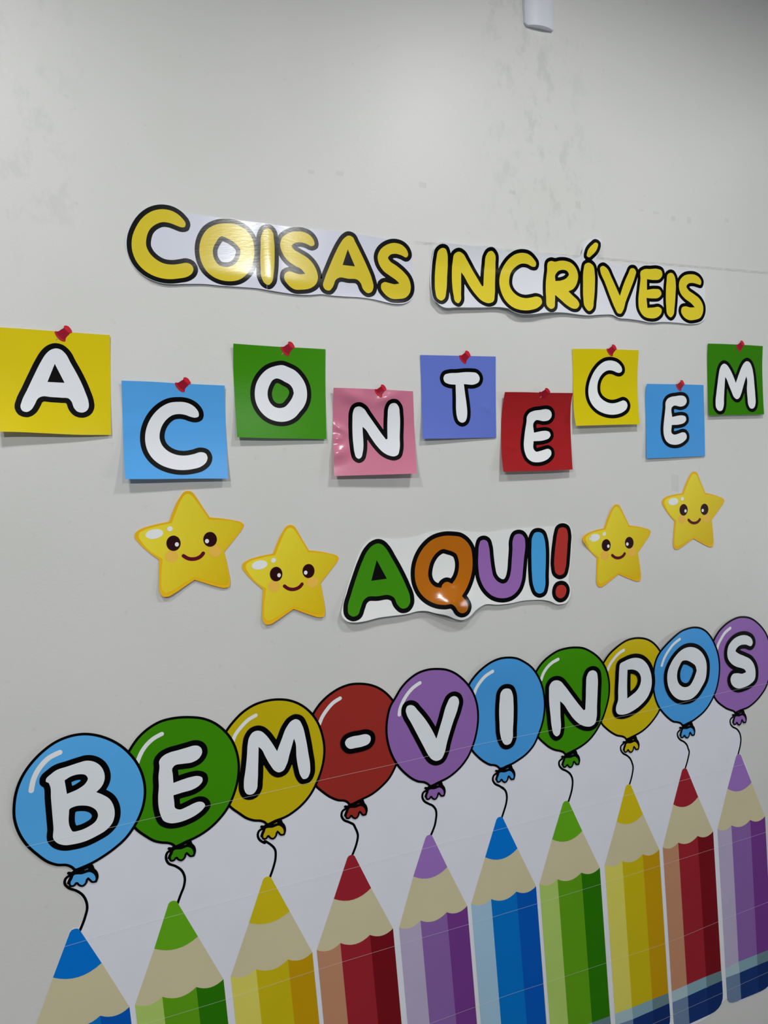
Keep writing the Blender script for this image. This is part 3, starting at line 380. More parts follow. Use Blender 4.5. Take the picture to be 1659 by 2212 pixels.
           {'poly': '1291.5,189.8* 1340.4,188.7 1417.5,187.3 1481.7,185.3* 1482.3,138.5 1481.9,76.8 1478.3,-5.0* 1408.2,-4.4 1346.1,-3.7 1281.2,-2.5* 1284.8,46.7 1287.3,106.3 1287.9,159.6 1289.0,178.3', 'q': ['1405.1,158.3 1386.6,157.0 1369.8,154.9 1359.1,150.2 1353.7,143.1 1351.9,126.4 1349.0,109.6 1344.9,88.0 1342.4,68.8 1343.3,54.3 1349.0,40.8 1359.0,33.1 1374.0,29.5 1392.7,30.7 1408.8,37.4 1418.0,45.7 1418.5,53.0 1413.6,59.9 1405.9,61.3 1391.7,58.1 1374.7,56.6 1370.0,59.5 1370.6,81.6* 1399.5,82.9 1412.1,86.2 1419.4,93.3 1418.3,101.9 1408.4,105.8 1397.7,106.0 1385.3,104.5 1373.0,102.8* 1373.7,128.3 1377.1,130.9 1404.7,129.5 1415.5,132.4 1422.7,140.7 1421.3,150.5 1413.6,156.9'], 't': 9.3, 'pin': {'body': '1387.1,188.4 1392.6,188.5 1397.4,191.5 1402.5,195.6 1402.2,197.7 1405.2,198.8 1409.6,197.5 1413.7,193.0 1415.9,186.0 1413.5,185.0 1410.4,181.8 1405.6,175.4 1405.3,171.2 1402.6,170.0 1397.1,172.3 1390.9,178.4 1387.4,185.0', 'cap': '1402.2,197.7 1405.2,198.8 1409.6,197.5 1413.7,193.0 1415.9,186.0 1413.5,185.0 1409.2,187.4 1404.8,191.5 1402.5,194.7', 'flange': '1387.1,188.4 1389.6,188.5 1391.5,184.5 1396.4,178.1 1401.3,174.6 1405.2,172.8 1405.0,170.7 1402.6,170.0 1397.1,172.3 1390.9,178.4 1387.4,185.0', 'needle': '1392.2,177.2* 1393.3,175.9* 1389.4,172.4* 1388.7,172.9*'}, 'S': {'base': 1.0, 'q': [1291.460475, 189.750995, 0.005251, -0.000279, -0.000121, -0.005195, 4.0, 1.0, 6.0, 3.0, 0.4, 0.35]}, 'org': [1381.8, 92.4]}, {'poly': '1500.1,295.4* 1550.7,294.9 1627.4,293.2 1696.4,290.7* 1693.7,243.2 1692.6,183.7 1687.9,101.6* 1614.0,102.2 1552.7,103.0 1491.0,102.8* 1494.8,150.9 1496.8,208.6 1498.1,265.7', 'q': ['1555.7,242.2 1547.3,238.4 1540.3,228.0 1535.9,213.0 1530.8,191.0 1523.7,162.1 1518.3,138.8 1518.7,122.5 1523.8,116.0 1530.3,114.1 1538.1,116.3 1544.0,125.5 1549.0,150.0 1554.0,179.2 1558.2,206.5* 1562.4,201.3 1569.0,186.0 1577.9,166.0 1585.4,150.6 1594.8,145.4 1603.7,149.2 1611.1,159.7 1622.7,184.4 1633.6,207.9* 1636.1,198.4 1633.3,172.5 1633.2,148.7 1634.3,127.3 1638.7,120.1 1645.5,118.1 1654.7,122.1 1660.0,131.6 1662.1,154.3 1661.8,184.0 1659.7,213.7 1654.8,233.7 1647.3,245.5 1638.0,249.2 1628.6,245.4 1619.1,234.9 1609.2,217.4 1595.0,189.9* 1585.8,210.5 1574.4,229.1 1564.0,239.6'], 't': 9.3, 'pin': {'body': '1599.2,293.8 1604.9,294.0 1609.8,297.2 1615.0,301.5 1614.8,303.6 1617.9,304.9 1622.3,303.6 1626.5,299.0 1628.7,291.8 1626.2,290.7 1623.0,287.4 1618.0,280.7 1617.6,276.3 1614.9,275.1 1609.2,277.3 1603.0,283.5 1599.5,290.2', 'cap': '1614.8,303.6 1617.9,304.9 1622.3,303.6 1626.5,299.0 1628.7,291.8 1626.2,290.7 1621.7,293.1 1617.3,297.3 1615.1,300.6', 'flange': '1599.2,293.8 1601.7,293.9 1603.6,289.8 1608.6,283.3 1613.6,279.7 1617.6,278.0 1617.4,275.8 1614.9,275.1 1609.2,277.3 1603.0,283.5 1599.5,290.2', 'needle': '1604.3,282.3* 1605.4,281.0* 1601.4,277.2* 1600.7,277.8*'}, 'S': {'base': 1.0, 'q': [1500.063693, 295.423888, 0.005088, -0.000238, -0.000124, -0.005185, 2.0, 1.0, 8.0, 8.0, 0.4, 0.35]}, 'org': [1593.7, 198.5]}],
 'stars': [{'outer': '126.3,-16.6 133.8,-18.9 141.0,-28.7 152.1,-48.7 167.0,-74.0* 188.2,-77.2 213.6,-83.2 232.6,-90.4 235.6,-93.9 233.6,-100.4 221.2,-115.9 191.5,-147.8* 194.9,-169.5 198.1,-194.5 198.7,-214.3 196.3,-221.5 189.8,-222.9 167.7,-216.8 144.6,-206.9 127.8,-199.5* 106.8,-211.0 87.5,-221.8 70.2,-228.2 62.8,-226.3 58.7,-218.6 58.6,-191.5 61.4,-151.9* 42.0,-134.2 25.5,-115.4 17.8,-102.2 19.5,-94.5 30.4,-87.5 53.2,-81.4 86.1,-76.3* 96.1,-52.9 110.0,-28.3 118.4,-18.5', 'inner': '125.9,-22.4 131.9,-25.2 140.4,-36.7 151.7,-55.2 164.6,-78.4* 192.7,-81.7 216.6,-86.7 228.4,-92.6 229.3,-96.7 223.2,-109.4 205.7,-129.4 190.4,-146.1* 193.1,-172.6 196.3,-197.6 196.2,-210.8 191.9,-215.2 180.7,-214.4 154.2,-204.7 128.2,-194.2* 104.0,-205.9 81.7,-217.1 67.8,-219.6 62.9,-213.5 62.4,-191.8 68.0,-151.2* 46.5,-134.6 30.1,-112.7 25.3,-101.2 26.8,-95.9 36.1,-90.3 60.5,-84.4 90.8,-80.0* 100.3,-58.0 112.8,-33.3 119.5,-24.5', 'ell': [('shine', '72.9,-97.6 72.0,-101.4 68.5,-104.9 63.1,-107.5 56.6,-108.9 50.0,-108.9 44.3,-107.3 40.3,-104.6 38.6,-101.1 39.6,-97.3 43.0,-93.8 48.3,-91.2 54.8,-89.8 61.4,-89.8 67.2,-91.3 71.3,-94.0'), ('shine', '91.8,-89.8 91.9,-91.8 91.2,-93.7 89.8,-95.3 87.9,-96.2 85.8,-96.5 83.8,-95.9 82.2,-94.6 81.3,-92.9 81.2,-90.9 81.9,-89.0 83.3,-87.4 85.2,-86.4 87.3,-86.2 89.3,-86.8 90.9,-88.0'), ('cheek', '99.0,-148.2 97.7,-152.7 94.6,-156.2 90.2,-158.4 85.1,-158.8 80.2,-157.4 76.1,-154.5 73.6,-150.4 72.9,-145.8 74.2,-141.4 77.3,-137.9 81.7,-135.7 86.7,-135.2 91.7,-136.6 95.8,-139.5 98.3,-143.6'), ('cheek', '185.6,-145.5 184.3,-150.0 181.2,-153.6 176.8,-155.8 171.8,-156.3 166.9,-154.9 162.8,-151.9 160.3,-147.8 159.6,-143.1 160.9,-138.6 164.0,-135.0 168.4,-132.8 173.4,-132.3 178.3,-133.6 182.3,-136.6 184.9,-140.8'), ('eye', '105.3,-122.3 103.8,-128.2 100.4,-133.0 95.7,-136.0 90.3,-136.7 85.1,-135.0 80.8,-131.3 78.2,-125.9 77.6,-119.9 79.0,-114.1 82.4,-109.3 87.1,-106.3 92.4,-105.5 97.7,-107.2 102.0,-110.9 104.6,-116.2'), ('eye', '178.2,-120.5 176.7,-126.3 173.4,-131.0 168.7,-134.0 163.4,-134.7 158.2,-133.0 154.0,-129.3 151.4,-124.1 150.7,-118.1 152.2,-112.4 155.5,-107.6 160.1,-104.7 165.4,-103.9 170.6,-105.5 174.8,-109.2 177.5,-114.5'), ('eye_glint', '101.7,-124.4 101.3,-126.1 100.4,-127.5 99.0,-128.3 97.5,-128.5 96.0,-128.1 94.7,-127.0 94.0,-125.5 93.8,-123.7 94.2,-122.0 95.2,-120.7 96.5,-119.8 98.1,-119.6 99.6,-120.1 100.8,-121.2 101.6,-122.7'), ('eye_glint', '161.9,-122.8 161.5,-124.5 160.5,-125.9 159.1,-126.8 157.6,-127.0 156.0,-126.5 154.8,-125.4 154.0,-123.9 153.8,-122.1 154.2,-120.4 155.2,-119.0 156.6,-118.2 158.2,-118.0 159.7,-118.4 161.0,-119.5 161.8,-121.1')], 'mouth': '109.2,-148.4 116.9,-154.2 126.0,-156.7 137.1,-155.5 144.4,-151.6 148.6,-146.8', 'mr': 3.71, 'S': {'base': 1.0, 'q': [17.8, -16.6, 0.00459, 0.0, 0.0, -0.00473, 5.0, 7.0, 8.0, 2.0, 0.45, 0.4]}, 'org': [126.7, -122.4]},
           {'outer': '334.4,-102.4 341.7,-105.0 348.3,-114.9 358.5,-135.2 372.2,-160.8* 392.8,-164.7 417.2,-171.5 435.5,-179.3 438.4,-182.9 436.1,-189.2 423.5,-204.2 393.6,-234.9* 396.2,-256.6 398.5,-281.5 398.4,-301.3 395.8,-308.3 389.4,-309.5 368.2,-302.7 346.0,-292.2 329.9,-284.2* 309.0,-295.0 289.9,-305.1 272.8,-310.9 265.6,-308.7 262.0,-301.0 262.8,-274.0 266.8,-234.7* 248.5,-216.6 233.0,-197.3 226.0,-183.9 227.9,-176.3 238.7,-169.8 261.1,-164.5 293.3,-160.5* 303.8,-137.5 318.2,-113.5 326.7,-104.0', 'inner': '333.8,-108.2 339.6,-111.2 347.5,-122.9 357.9,-141.6 369.7,-165.1* 397.0,-169.2 420.0,-175.1 431.3,-181.3 432.0,-185.4 425.7,-197.9 408.0,-217.1 392.6,-233.2* 394.3,-259.6 396.6,-284.6 396.1,-297.6 391.7,-302.0 380.9,-300.7 355.4,-290.2 330.4,-278.9* 306.5,-289.8 284.4,-300.2 270.7,-302.2 266.2,-296.0 266.4,-274.5 273.2,-234.3* 252.8,-217.1 237.6,-194.7 233.3,-183.2 235.0,-178.0 244.2,-172.8 268.2,-167.6 297.8,-164.3* 307.8,-142.7 320.7,-118.6 327.6,-110.0', 'ell': [('shine', '279.8,-181.2 278.8,-184.9 275.3,-188.3 270.0,-190.7 263.6,-191.9 257.1,-191.6 251.6,-189.9 247.8,-187.1 246.3,-183.5 247.3,-179.8 250.8,-176.4 256.1,-174.0 262.4,-172.8 268.9,-173.1 274.5,-174.7 278.3,-177.6'), ('shine', '298.5,-174.0 298.5,-176.0 297.7,-177.9 296.3,-179.4 294.4,-180.3 292.3,-180.5 290.4,-179.8 288.9,-178.5 288.1,-176.8 288.1,-174.8 288.8,-172.9 290.3,-171.4 292.1,-170.5 294.2,-170.3 296.1,-171.0 297.6,-172.3'), ('cheek', '303.5,-232.3 302.1,-236.7 299.0,-240.1 294.6,-242.1 289.6,-242.4 284.9,-240.8 281.0,-237.8 278.7,-233.6 278.2,-229.1 279.6,-224.7 282.7,-221.3 287.1,-219.3 292.0,-219.0 296.8,-220.5 300.6,-223.6 303.0,-227.7'), ('cheek', '387.9,-232.4 386.5,-236.9 383.4,-240.4 379.0,-242.4 374.1,-242.7 369.4,-241.2 365.6,-238.1 363.2,-233.9 362.7,-229.2 364.1,-224.8 367.2,-221.3 371.6,-219.2 376.5,-218.9 381.2,-220.4 385.1,-223.5 387.4,-227.7'), ('eye', '310.5,-206.8 308.9,-212.6 305.4,-217.3 300.7,-220.1 295.4,-220.6 290.4,-218.8 286.4,-214.9 284.0,-209.5 283.6,-203.5 285.2,-197.7 288.6,-193.1 293.3,-190.3 298.5,-189.7 303.6,-191.5 307.6,-195.4 310.0,-200.7'), ('eye', '381.5,-207.3 379.9,-213.1 376.5,-217.7 371.9,-220.4 366.6,-221.0 361.7,-219.2 357.7,-215.3 355.3,-210.1 354.9,-204.1 356.5,-198.4 359.8,-193.9 364.5,-191.1 369.7,-190.5 374.7,-192.3 378.7,-196.1 381.1,-201.4'), ('eye_glint', '307.0,-208.8 306.5,-210.4 305.5,-211.8 304.2,-212.6 302.7,-212.7 301.2,-212.2 300.1,-211.1 299.4,-209.5 299.3,-207.8 299.7,-206.2 300.7,-204.8 302.1,-204.0 303.6,-203.9 305.0,-204.4 306.2,-205.5 306.8,-207.0'), ('eye_glint', '365.6,-209.2 365.2,-210.8 364.2,-212.2 362.8,-213.0 361.2,-213.2 359.7,-212.6 358.6,-211.5 357.8,-209.9 357.7,-208.2 358.2,-206.5 359.2,-205.2 360.6,-204.4 362.1,-204.2 363.6,-204.7 364.8,-205.8 365.5,-207.4')], 'mouth': '313.4,-232.8 320.7,-238.9 329.5,-241.7 340.3,-240.8 347.6,-237.2 351.9,-232.6', 'mr': 3.65, 'S': {'base': 1.0, 'q': [226.0, -102.4, 0.00471, 0.0, 0.0, -0.0048, 2.0, 2.0, 6.0, 4.0, 0.45, 0.4]}, 'org': [332.2, -206.6]},
           {'outer': '1184.2,-115.3 1191.7,-117.8 1198.6,-127.6 1209.4,-147.6 1223.8,-172.9* 1244.8,-176.5 1269.7,-182.9 1288.5,-190.4 1291.4,-194.0 1289.3,-200.3 1276.9,-215.3 1247.4,-246.2* 1250.6,-267.7 1253.5,-292.4 1253.9,-312.0 1251.4,-319.1 1245.0,-320.3 1223.3,-313.8 1200.5,-303.6 1184.0,-295.9* 1163.2,-306.9 1144.1,-317.1 1127.0,-323.1 1119.6,-321.0 1115.7,-313.4 1115.9,-286.5 1119.0,-247.5* 1100.0,-229.7 1083.8,-210.8 1076.4,-197.6 1078.2,-190.0 1089.0,-183.3 1111.5,-177.8 1144.0,-173.5* 1154.1,-150.5 1168.1,-126.6 1176.4,-117.0', 'inner': '1183.7,-121.1 1189.7,-124.0 1198.0,-135.5 1208.9,-153.9 1221.5,-177.1* 1249.2,-180.9 1272.7,-186.4 1284.3,-192.4 1285.1,-196.6 1279.0,-209.0 1261.5,-228.3 1246.3,-244.5* 1248.7,-270.7 1251.6,-295.5 1251.4,-308.5 1247.1,-312.8 1236.1,-311.7 1210.1,-301.6 1184.4,-290.7* 1160.5,-301.7 1138.4,-312.4 1124.6,-314.5 1119.8,-308.4 1119.6,-287.0 1125.4,-247.0* 1104.4,-230.2 1088.4,-208.2 1083.8,-196.8 1085.4,-191.5 1094.6,-186.2 1118.7,-180.9 1148.7,-177.2* 1158.2,-155.6 1170.7,-131.5 1177.5,-122.9', 'ell': [('shine', '1130.8,-194.2 1129.9,-197.9 1126.4,-201.3 1121.1,-203.8 1114.7,-205.0 1108.1,-204.8 1102.5,-203.2 1098.5,-200.4 1097.0,-196.9 1097.9,-193.2 1101.3,-189.8 1106.6,-187.3 1113.0,-186.1 1119.6,-186.3 1125.2,-187.9 1129.2,-190.6'), ('shine', '1149.5,-186.9 1149.6,-188.9 1148.9,-190.7 1147.5,-192.3 1145.6,-193.2 1143.5,-193.3 1141.5,-192.7 1140.0,-191.5 1139.1,-189.7 1139.0,-187.7 1139.8,-185.9 1141.2,-184.4 1143.1,-183.4 1145.2,-183.3 1147.1,-183.9 1148.7,-185.1'), ('cheek', '1156.1,-244.7 1154.8,-249.1 1151.7,-252.5 1147.3,-254.5 1142.3,-254.8 1137.4,-253.4 1133.5,-250.4 1131.0,-246.3 1130.3,-241.8 1131.7,-237.5 1134.7,-234.0 1139.1,-232.0 1144.1,-231.6 1149.0,-233.1 1153.0,-236.1 1155.5,-240.2'), ('cheek', '1241.6,-243.8 1240.2,-248.2 1237.2,-251.8 1232.8,-253.8 1227.8,-254.2 1223.0,-252.7 1219.1,-249.7 1216.6,-245.6 1216.0,-240.9 1217.3,-236.5 1220.3,-233.0 1224.7,-230.9 1229.6,-230.5 1234.5,-232.0 1238.4,-235.0 1240.9,-239.1'), ('eye', '1162.5,-219.3 1161.0,-225.0 1157.6,-229.7 1152.9,-232.6 1147.6,-233.1 1142.5,-231.4 1138.3,-227.6 1135.8,-222.3 1135.2,-216.3 1136.7,-210.6 1140.0,-205.9 1144.7,-203.1 1150.0,-202.4 1155.2,-204.1 1159.3,-207.9 1161.9,-213.3'), ('eye', '1234.5,-218.9 1233.0,-224.7 1229.7,-229.3 1225.0,-232.1 1219.7,-232.7 1214.7,-230.9 1210.5,-227.2 1208.0,-222.0 1207.4,-216.1 1208.9,-210.4 1212.2,-205.8 1216.8,-203.0 1222.1,-202.4 1227.1,-204.1 1231.3,-207.8 1233.9,-213.0'), ('eye_glint', '1159.0,-221.3 1158.6,-222.9 1157.6,-224.2 1156.3,-225.1 1154.8,-225.2 1153.3,-224.7 1152.1,-223.6 1151.4,-222.1 1151.2,-220.4 1151.6,-218.8 1152.6,-217.4 1153.9,-216.6 1155.4,-216.4 1156.9,-216.9 1158.1,-218.0 1158.8,-219.5'), ('eye_glint', '1218.4,-220.9 1218.0,-222.6 1217.0,-224.0 1215.6,-224.8 1214.1,-225.0 1212.5,-224.5 1211.3,-223.4 1210.6,-221.8 1210.4,-220.1 1210.8,-218.4 1211.8,-217.1 1213.2,-216.2 1214.7,-216.1 1216.3,-216.6 1217.5,-217.7 1218.3,-219.2')], 'mouth': '1166.2,-245.1 1173.7,-251.0 1182.7,-253.7 1193.6,-252.7 1200.8,-249.0 1205.1,-244.4', 'mr': 3.67, 'S': {'base': 1.0, 'q': [1076.4, -115.3, 0.00465, 0.0, 0.0, -0.00481, 4.0, 1.0, 1.0, 1.0, 0.45, 0.4], 'g': [(1084.4, -198.4, 9, 30, -20, 4)]}, 'org': [1183.9, -219.2]},
           {'outer': '1442.0,-44.4 1449.2,-47.3 1455.6,-57.4 1465.2,-78.0 1478.1,-104.0* 1498.6,-108.8 1523.0,-116.6 1541.1,-125.1 1543.8,-128.8 1541.4,-135.0 1528.3,-149.3 1497.5,-178.6* 1499.4,-200.2 1501.0,-225.0 1500.4,-244.6 1497.6,-251.5 1491.1,-252.5 1470.0,-244.7 1448.0,-233.3 1432.1,-224.7* 1410.9,-234.5 1391.4,-243.7 1374.2,-248.8 1367.0,-246.3 1363.6,-238.4 1365.2,-211.7 1370.3,-172.9* 1352.5,-154.0 1337.6,-134.2 1330.9,-120.6 1333.1,-113.2 1344.1,-107.1 1366.7,-102.8 1399.1,-100.3* 1410.3,-77.9 1425.4,-54.7 1434.2,-45.7', 'inner': '1441.2,-50.1 1446.9,-53.3 1454.6,-65.3 1464.4,-84.3 1475.5,-108.2* 1502.8,-113.5 1525.7,-120.3 1536.8,-126.9 1537.4,-131.1 1530.7,-143.1 1512.4,-161.4 1496.5,-176.8* 1497.5,-203.1 1499.0,-228.0 1498.1,-240.9 1493.6,-245.0 1482.8,-243.4 1457.6,-231.8 1432.8,-219.5* 1408.5,-229.2 1386.1,-238.7 1372.3,-240.1 1368.0,-233.7 1368.8,-212.3 1376.8,-172.7* 1356.9,-154.8 1342.3,-131.9 1338.3,-120.3 1340.1,-115.1 1349.5,-110.3 1373.7,-106.3 1403.5,-104.3* 1414.1,-83.2 1427.8,-59.8 1434.9,-51.6', 'ell': [('shine', '1385.0,-120.2 1383.8,-123.9 1380.2,-127.1 1374.8,-129.3 1368.4,-130.2 1361.9,-129.6 1356.4,-127.7 1352.7,-124.7 1351.3,-121.1 1352.5,-117.5 1356.0,-114.3 1361.3,-112.1 1367.8,-111.2 1374.2,-111.7 1379.8,-113.6 1383.5,-116.6'), ('shine', '1403.9,-114.0 1403.8,-115.9 1403.0,-117.8 1401.5,-119.2 1399.6,-120.0 1397.5,-120.1 1395.6,-119.4 1394.2,-118.0 1393.4,-116.2 1393.4,-114.2 1394.2,-112.4 1395.7,-111.0 1397.6,-110.2 1399.7,-110.1 1401.6,-110.8 1403.1,-112.2'), ('cheek', '1407.3,-172.1 1405.7,-176.3 1402.4,-179.6 1398.0,-181.4 1393.0,-181.4 1388.3,-179.7 1384.5,-176.5 1382.3,-172.3 1381.9,-167.7 1383.5,-163.5 1386.7,-160.2 1391.1,-158.4 1396.1,-158.4 1400.8,-160.1 1404.6,-163.3 1406.9,-167.5'), ('cheek', '1491.8,-175.8 1490.3,-180.2 1487.0,-183.5 1482.6,-185.4 1477.7,-185.5 1473.0,-183.7 1469.2,-180.5 1467.0,-176.2 1466.7,-171.6 1468.2,-167.2 1471.4,-163.9 1475.8,-162.0 1480.7,-161.9 1485.4,-163.6 1489.2,-166.8 1491.5,-171.1'), ('eye', '1415.0,-147.0 1413.2,-152.7 1409.6,-157.2 1404.8,-159.8 1399.5,-160.1 1394.5,-158.0 1390.6,-154.0 1388.3,-148.6 1388.1,-142.6 1389.9,-136.9 1393.4,-132.5 1398.2,-129.9 1403.5,-129.5 1408.5,-131.5 1412.4,-135.5 1414.7,-141.0'), ('eye', '1486.1,-150.6 1484.4,-156.2 1480.8,-160.7 1476.1,-163.2 1470.8,-163.5 1465.9,-161.5 1462.0,-157.5 1459.8,-152.2 1459.5,-146.3 1461.3,-140.7 1464.8,-136.3 1469.5,-133.7 1474.8,-133.4 1479.7,-135.4 1483.6,-139.3 1485.9,-144.7'), ('eye_glint', '1411.4,-148.8 1410.9,-150.4 1409.8,-151.7 1408.5,-152.5 1406.9,-152.5 1405.5,-152.0 1404.4,-150.8 1403.8,-149.3 1403.7,-147.5 1404.2,-145.9 1405.2,-144.6 1406.6,-143.9 1408.1,-143.8 1409.5,-144.4 1410.7,-145.5 1411.3,-147.1'), ('eye_glint', '1470.2,-151.7 1469.7,-153.4 1468.6,-154.7 1467.2,-155.4 1465.6,-155.5 1464.2,-154.9 1463.0,-153.8 1462.3,-152.2 1462.3,-150.4 1462.8,-148.8 1463.8,-147.5 1465.2,-146.8 1466.8,-146.7 1468.3,-147.2 1469.4,-148.4 1470.1,-150.0')], 'mouth': '1417.2,-173.0 1424.3,-179.3 1433.0,-182.5 1443.9,-182.1 1451.3,-178.8 1455.7,-174.4', 'mr': 3.65, 'S': {'base': 1.0, 'q': [1330.9, -44.4, 0.0047, 0.0, 0.0, -0.00481, 1.0, 1.0, 1.0, 1.0, 0.45, 0.4]}, 'org': [1437.3, -148.4]}],
 'banner': {'S': {'base': 1.0, 'g': [(1156.0, -485.5, 60, 60, 0, 12), (1331.9, -497.4, 50, 60, 0, 9), (802.4, -481.6, 60, 50, 0, 6), (971.8, -483.3, 50, 50, 0, 5), (-173.4, -519.2, 70, 70, 0, 6), (1523.7, -497.7, 40, 50, 0, 4)]},
            'balloons': [{'col': 'blue', 'ch': 'B', 'body': '-99.7,-478.4 -80.0,-484.7 -58.7,-496.3 -37.5,-513.5 -19.9,-535.0 -5.9,-560.6 2.0,-587.0 4.2,-618.2 -0.3,-644.1 -10.0,-668.8 -23.9,-690.6 -41.0,-709.6 -61.2,-723.8 -80.9,-734.3 -107.3,-744.8 -119.4,-747.8 -131.3,-750.4 -140.7,-751.8* -144.3,-744.9 -152.1,-738.2 -169.9,-732.9 -185.6,-723.4 -203.6,-704.1 -221.1,-679.6 -234.5,-647.1 -238.7,-620.5 -237.0,-595.2 -230.5,-567.2 -216.2,-537.2 -198.6,-515.1 -178.0,-497.3 -154.4,-483.8 -127.8,-477.2', 'shine': '-203.0,-572.7 -197.4,-551.7 -183.6,-528.8 -166.3,-514.0 -148.0,-507.7', 'sr': 4.79, 'q': ['-102.8,-533.7 -115.4,-534.7 -135.5,-537.8 -158.7,-542.1 -166.4,-547.0 -175.9,-555.2 -176.6,-559.7 -171.7,-563.5* -169.8,-570.4 -170.1,-594.7 -170.3,-628.4 -170.4,-656.4 -171.6,-678.5 -166.5,-686.2 -153.9,-693.9 -137.4,-696.0 -117.2,-695.2 -94.8,-689.2 -75.4,-680.6 -64.3,-669.8 -58.8,-654.0 -59.3,-636.8 -65.9,-620.1 -77.1,-609.1 -89.2,-600.7* -79.3,-592.5 -72.3,-578.9 -72.1,-563.8 -77.8,-549.4 -88.9,-538.6', '-143.7,-564.5* -133.8,-559.6 -117.1,-558.0 -105.7,-562.1 -102.1,-569.5 -107.0,-578.7 -119.2,-586.3 -141.6,-592.6*', '-139.5,-624.1 -131.8,-621.2 -115.2,-622.2 -100.5,-628.4 -91.1,-639.0 -89.3,-648.9 -94.3,-659.1 -108.4,-667.2 -127.2,-671.2 -137.2,-670.2 -140.5,-663.4 -140.9,-631.3'], 'ties': ['-150.5,-751.5 -139.6,-755.2 -126.5,-756.1 -113.1,-755.2', '-142.1,-751.8 -127.8,-750.5 -114.3,-747.8', '-110.2,-748.7 -108.8,-754.1', '-108.1,-752.6 -101.3,-761.7 -99.8,-772.0 -103.1,-780.4', '-143.4,-755.9 -148.8,-763.7 -152.4,-771.2'], 'tr': [3.0, 2.9, 5.4, 2.6, 2.6], 'loop': '-143.0,-751.9 -126.0,-750.9 -113.6,-750.5 -114.9,-753.5 -130.0,-753.3', 'skirt': '-141.4,-758.6 -126.8,-759.8 -111.6,-759.6 -105.5,-765.3 -103.0,-773.0 -104.4,-778.4 -107.7,-778.5 -112.5,-772.7 -116.3,-768.6 -120.4,-771.8 -122.9,-778.2 -127.5,-781.4 -132.4,-778.4 -136.0,-773.3 -139.4,-773.0 -144.1,-777.1 -147.3,-776.7 -148.3,-771.3 -144.6,-764.7', 'string': '-148.6,-757.3 -156.9,-762.3 -159.0,-771.1 -152.8,-781.7 -139.4,-791.2 -128.5,-803.5 -123.4,-817.2 -122.6,-831.0 -127.1,-846.7 -134.4,-863.9 -139.9,-874.4'}, {'col': 'green', 'ch': 'E', 'body': '100.9,-480.6 124.1,-487.1 145.6,-499.1 166.8,-519.6 181.5,-542.4 191.1,-571.2 194.1,-600.6 190.5,-630.5 180.1,-662.3 165.2,-689.6 144.2,-712.0 120.5,-728.6 99.2,-737.9 83.0,-742.4 75.1,-743.9 60.7,-748.0 49.6,-750.6* 46.9,-744.7 38.0,-738.6 24.5,-734.3 11.2,-727.9 -4.6,-714.3 -24.1,-692.6 -37.0,-664.5 -43.4,-630.7 -43.9,-595.1 -38.6,-562.4 -31.1,-539.8 -21.1,-524.1 -4.8,-504.7 14.1,-490.5 39.1,-479.6 70.0,-476.8', 'shine': '41.8,-507.7 26.1,-513.7 11.8,-524.0 0.3,-538.0 -6.6,-551.2 -11.2,-563.2', 'sr': 4.21, 'q': ['104.4,-543.4 90.2,-544.6 71.4,-546.8 52.7,-548.9 40.1,-553.8 32.9,-562.2 32.6,-573.6 29.3,-594.2 28.6,-613.6 25.6,-637.6 25.3,-657.2 27.9,-674.2 32.4,-686.7 45.7,-695.5 61.0,-697.3 80.0,-695.0 99.3,-688.5 112.6,-679.7 117.0,-674.0 113.5,-666.5 104.2,-662.8 94.7,-664.1 80.2,-668.4 64.4,-670.8 57.0,-665.8 56.2,-654.1 55.4,-638.7* 74.6,-636.5 93.5,-634.7 108.2,-628.6 115.0,-620.9 114.7,-613.3 107.9,-608.9 92.2,-607.8 76.4,-609.6 57.2,-613.0* 57.2,-594.9 57.4,-581.8 61.5,-577.7 78.6,-577.0 97.4,-577.4 110.4,-572.4 118.3,-560.7 116.6,-550.4 110.6,-545.1'], 'ties': ['39.3,-747.5 50.1,-750.7 63.1,-751.0 76.3,-749.6', '47.6,-747.5 61.7,-745.5 75.0,-742.3', '79.1,-743.1 80.5,-748.2', '81.2,-746.7 88.0,-755.3 89.5,-765.5 86.4,-773.9', '46.3,-751.6 41.0,-759.6 37.6,-767.0'], 'tr': [3.0, 2.9, 5.4, 2.6, 2.6], 'loop': '46.7,-747.6 63.5,-745.9 75.7,-744.9 74.5,-747.9 59.6,-748.4', 'skirt': '48.3,-754.1 62.8,-754.7 77.8,-753.8 83.9,-759.2 86.4,-766.5 85.0,-772.0 81.8,-772.2 77.0,-766.7 73.3,-762.9 69.2,-766.2 66.8,-772.6 62.2,-776.0 57.4,-773.3 53.8,-768.3 50.5,-768.2 45.8,-772.5 42.7,-772.2 41.7,-767.0 45.2,-760.3', 'string': '44.7,-752.5 35.6,-756.0 32.1,-766.4 36.3,-779.3 49.2,-788.1 61.2,-801.1 66.0,-817.4 63.2,-834.3 55.4,-851.1 47.7,-868.4'},
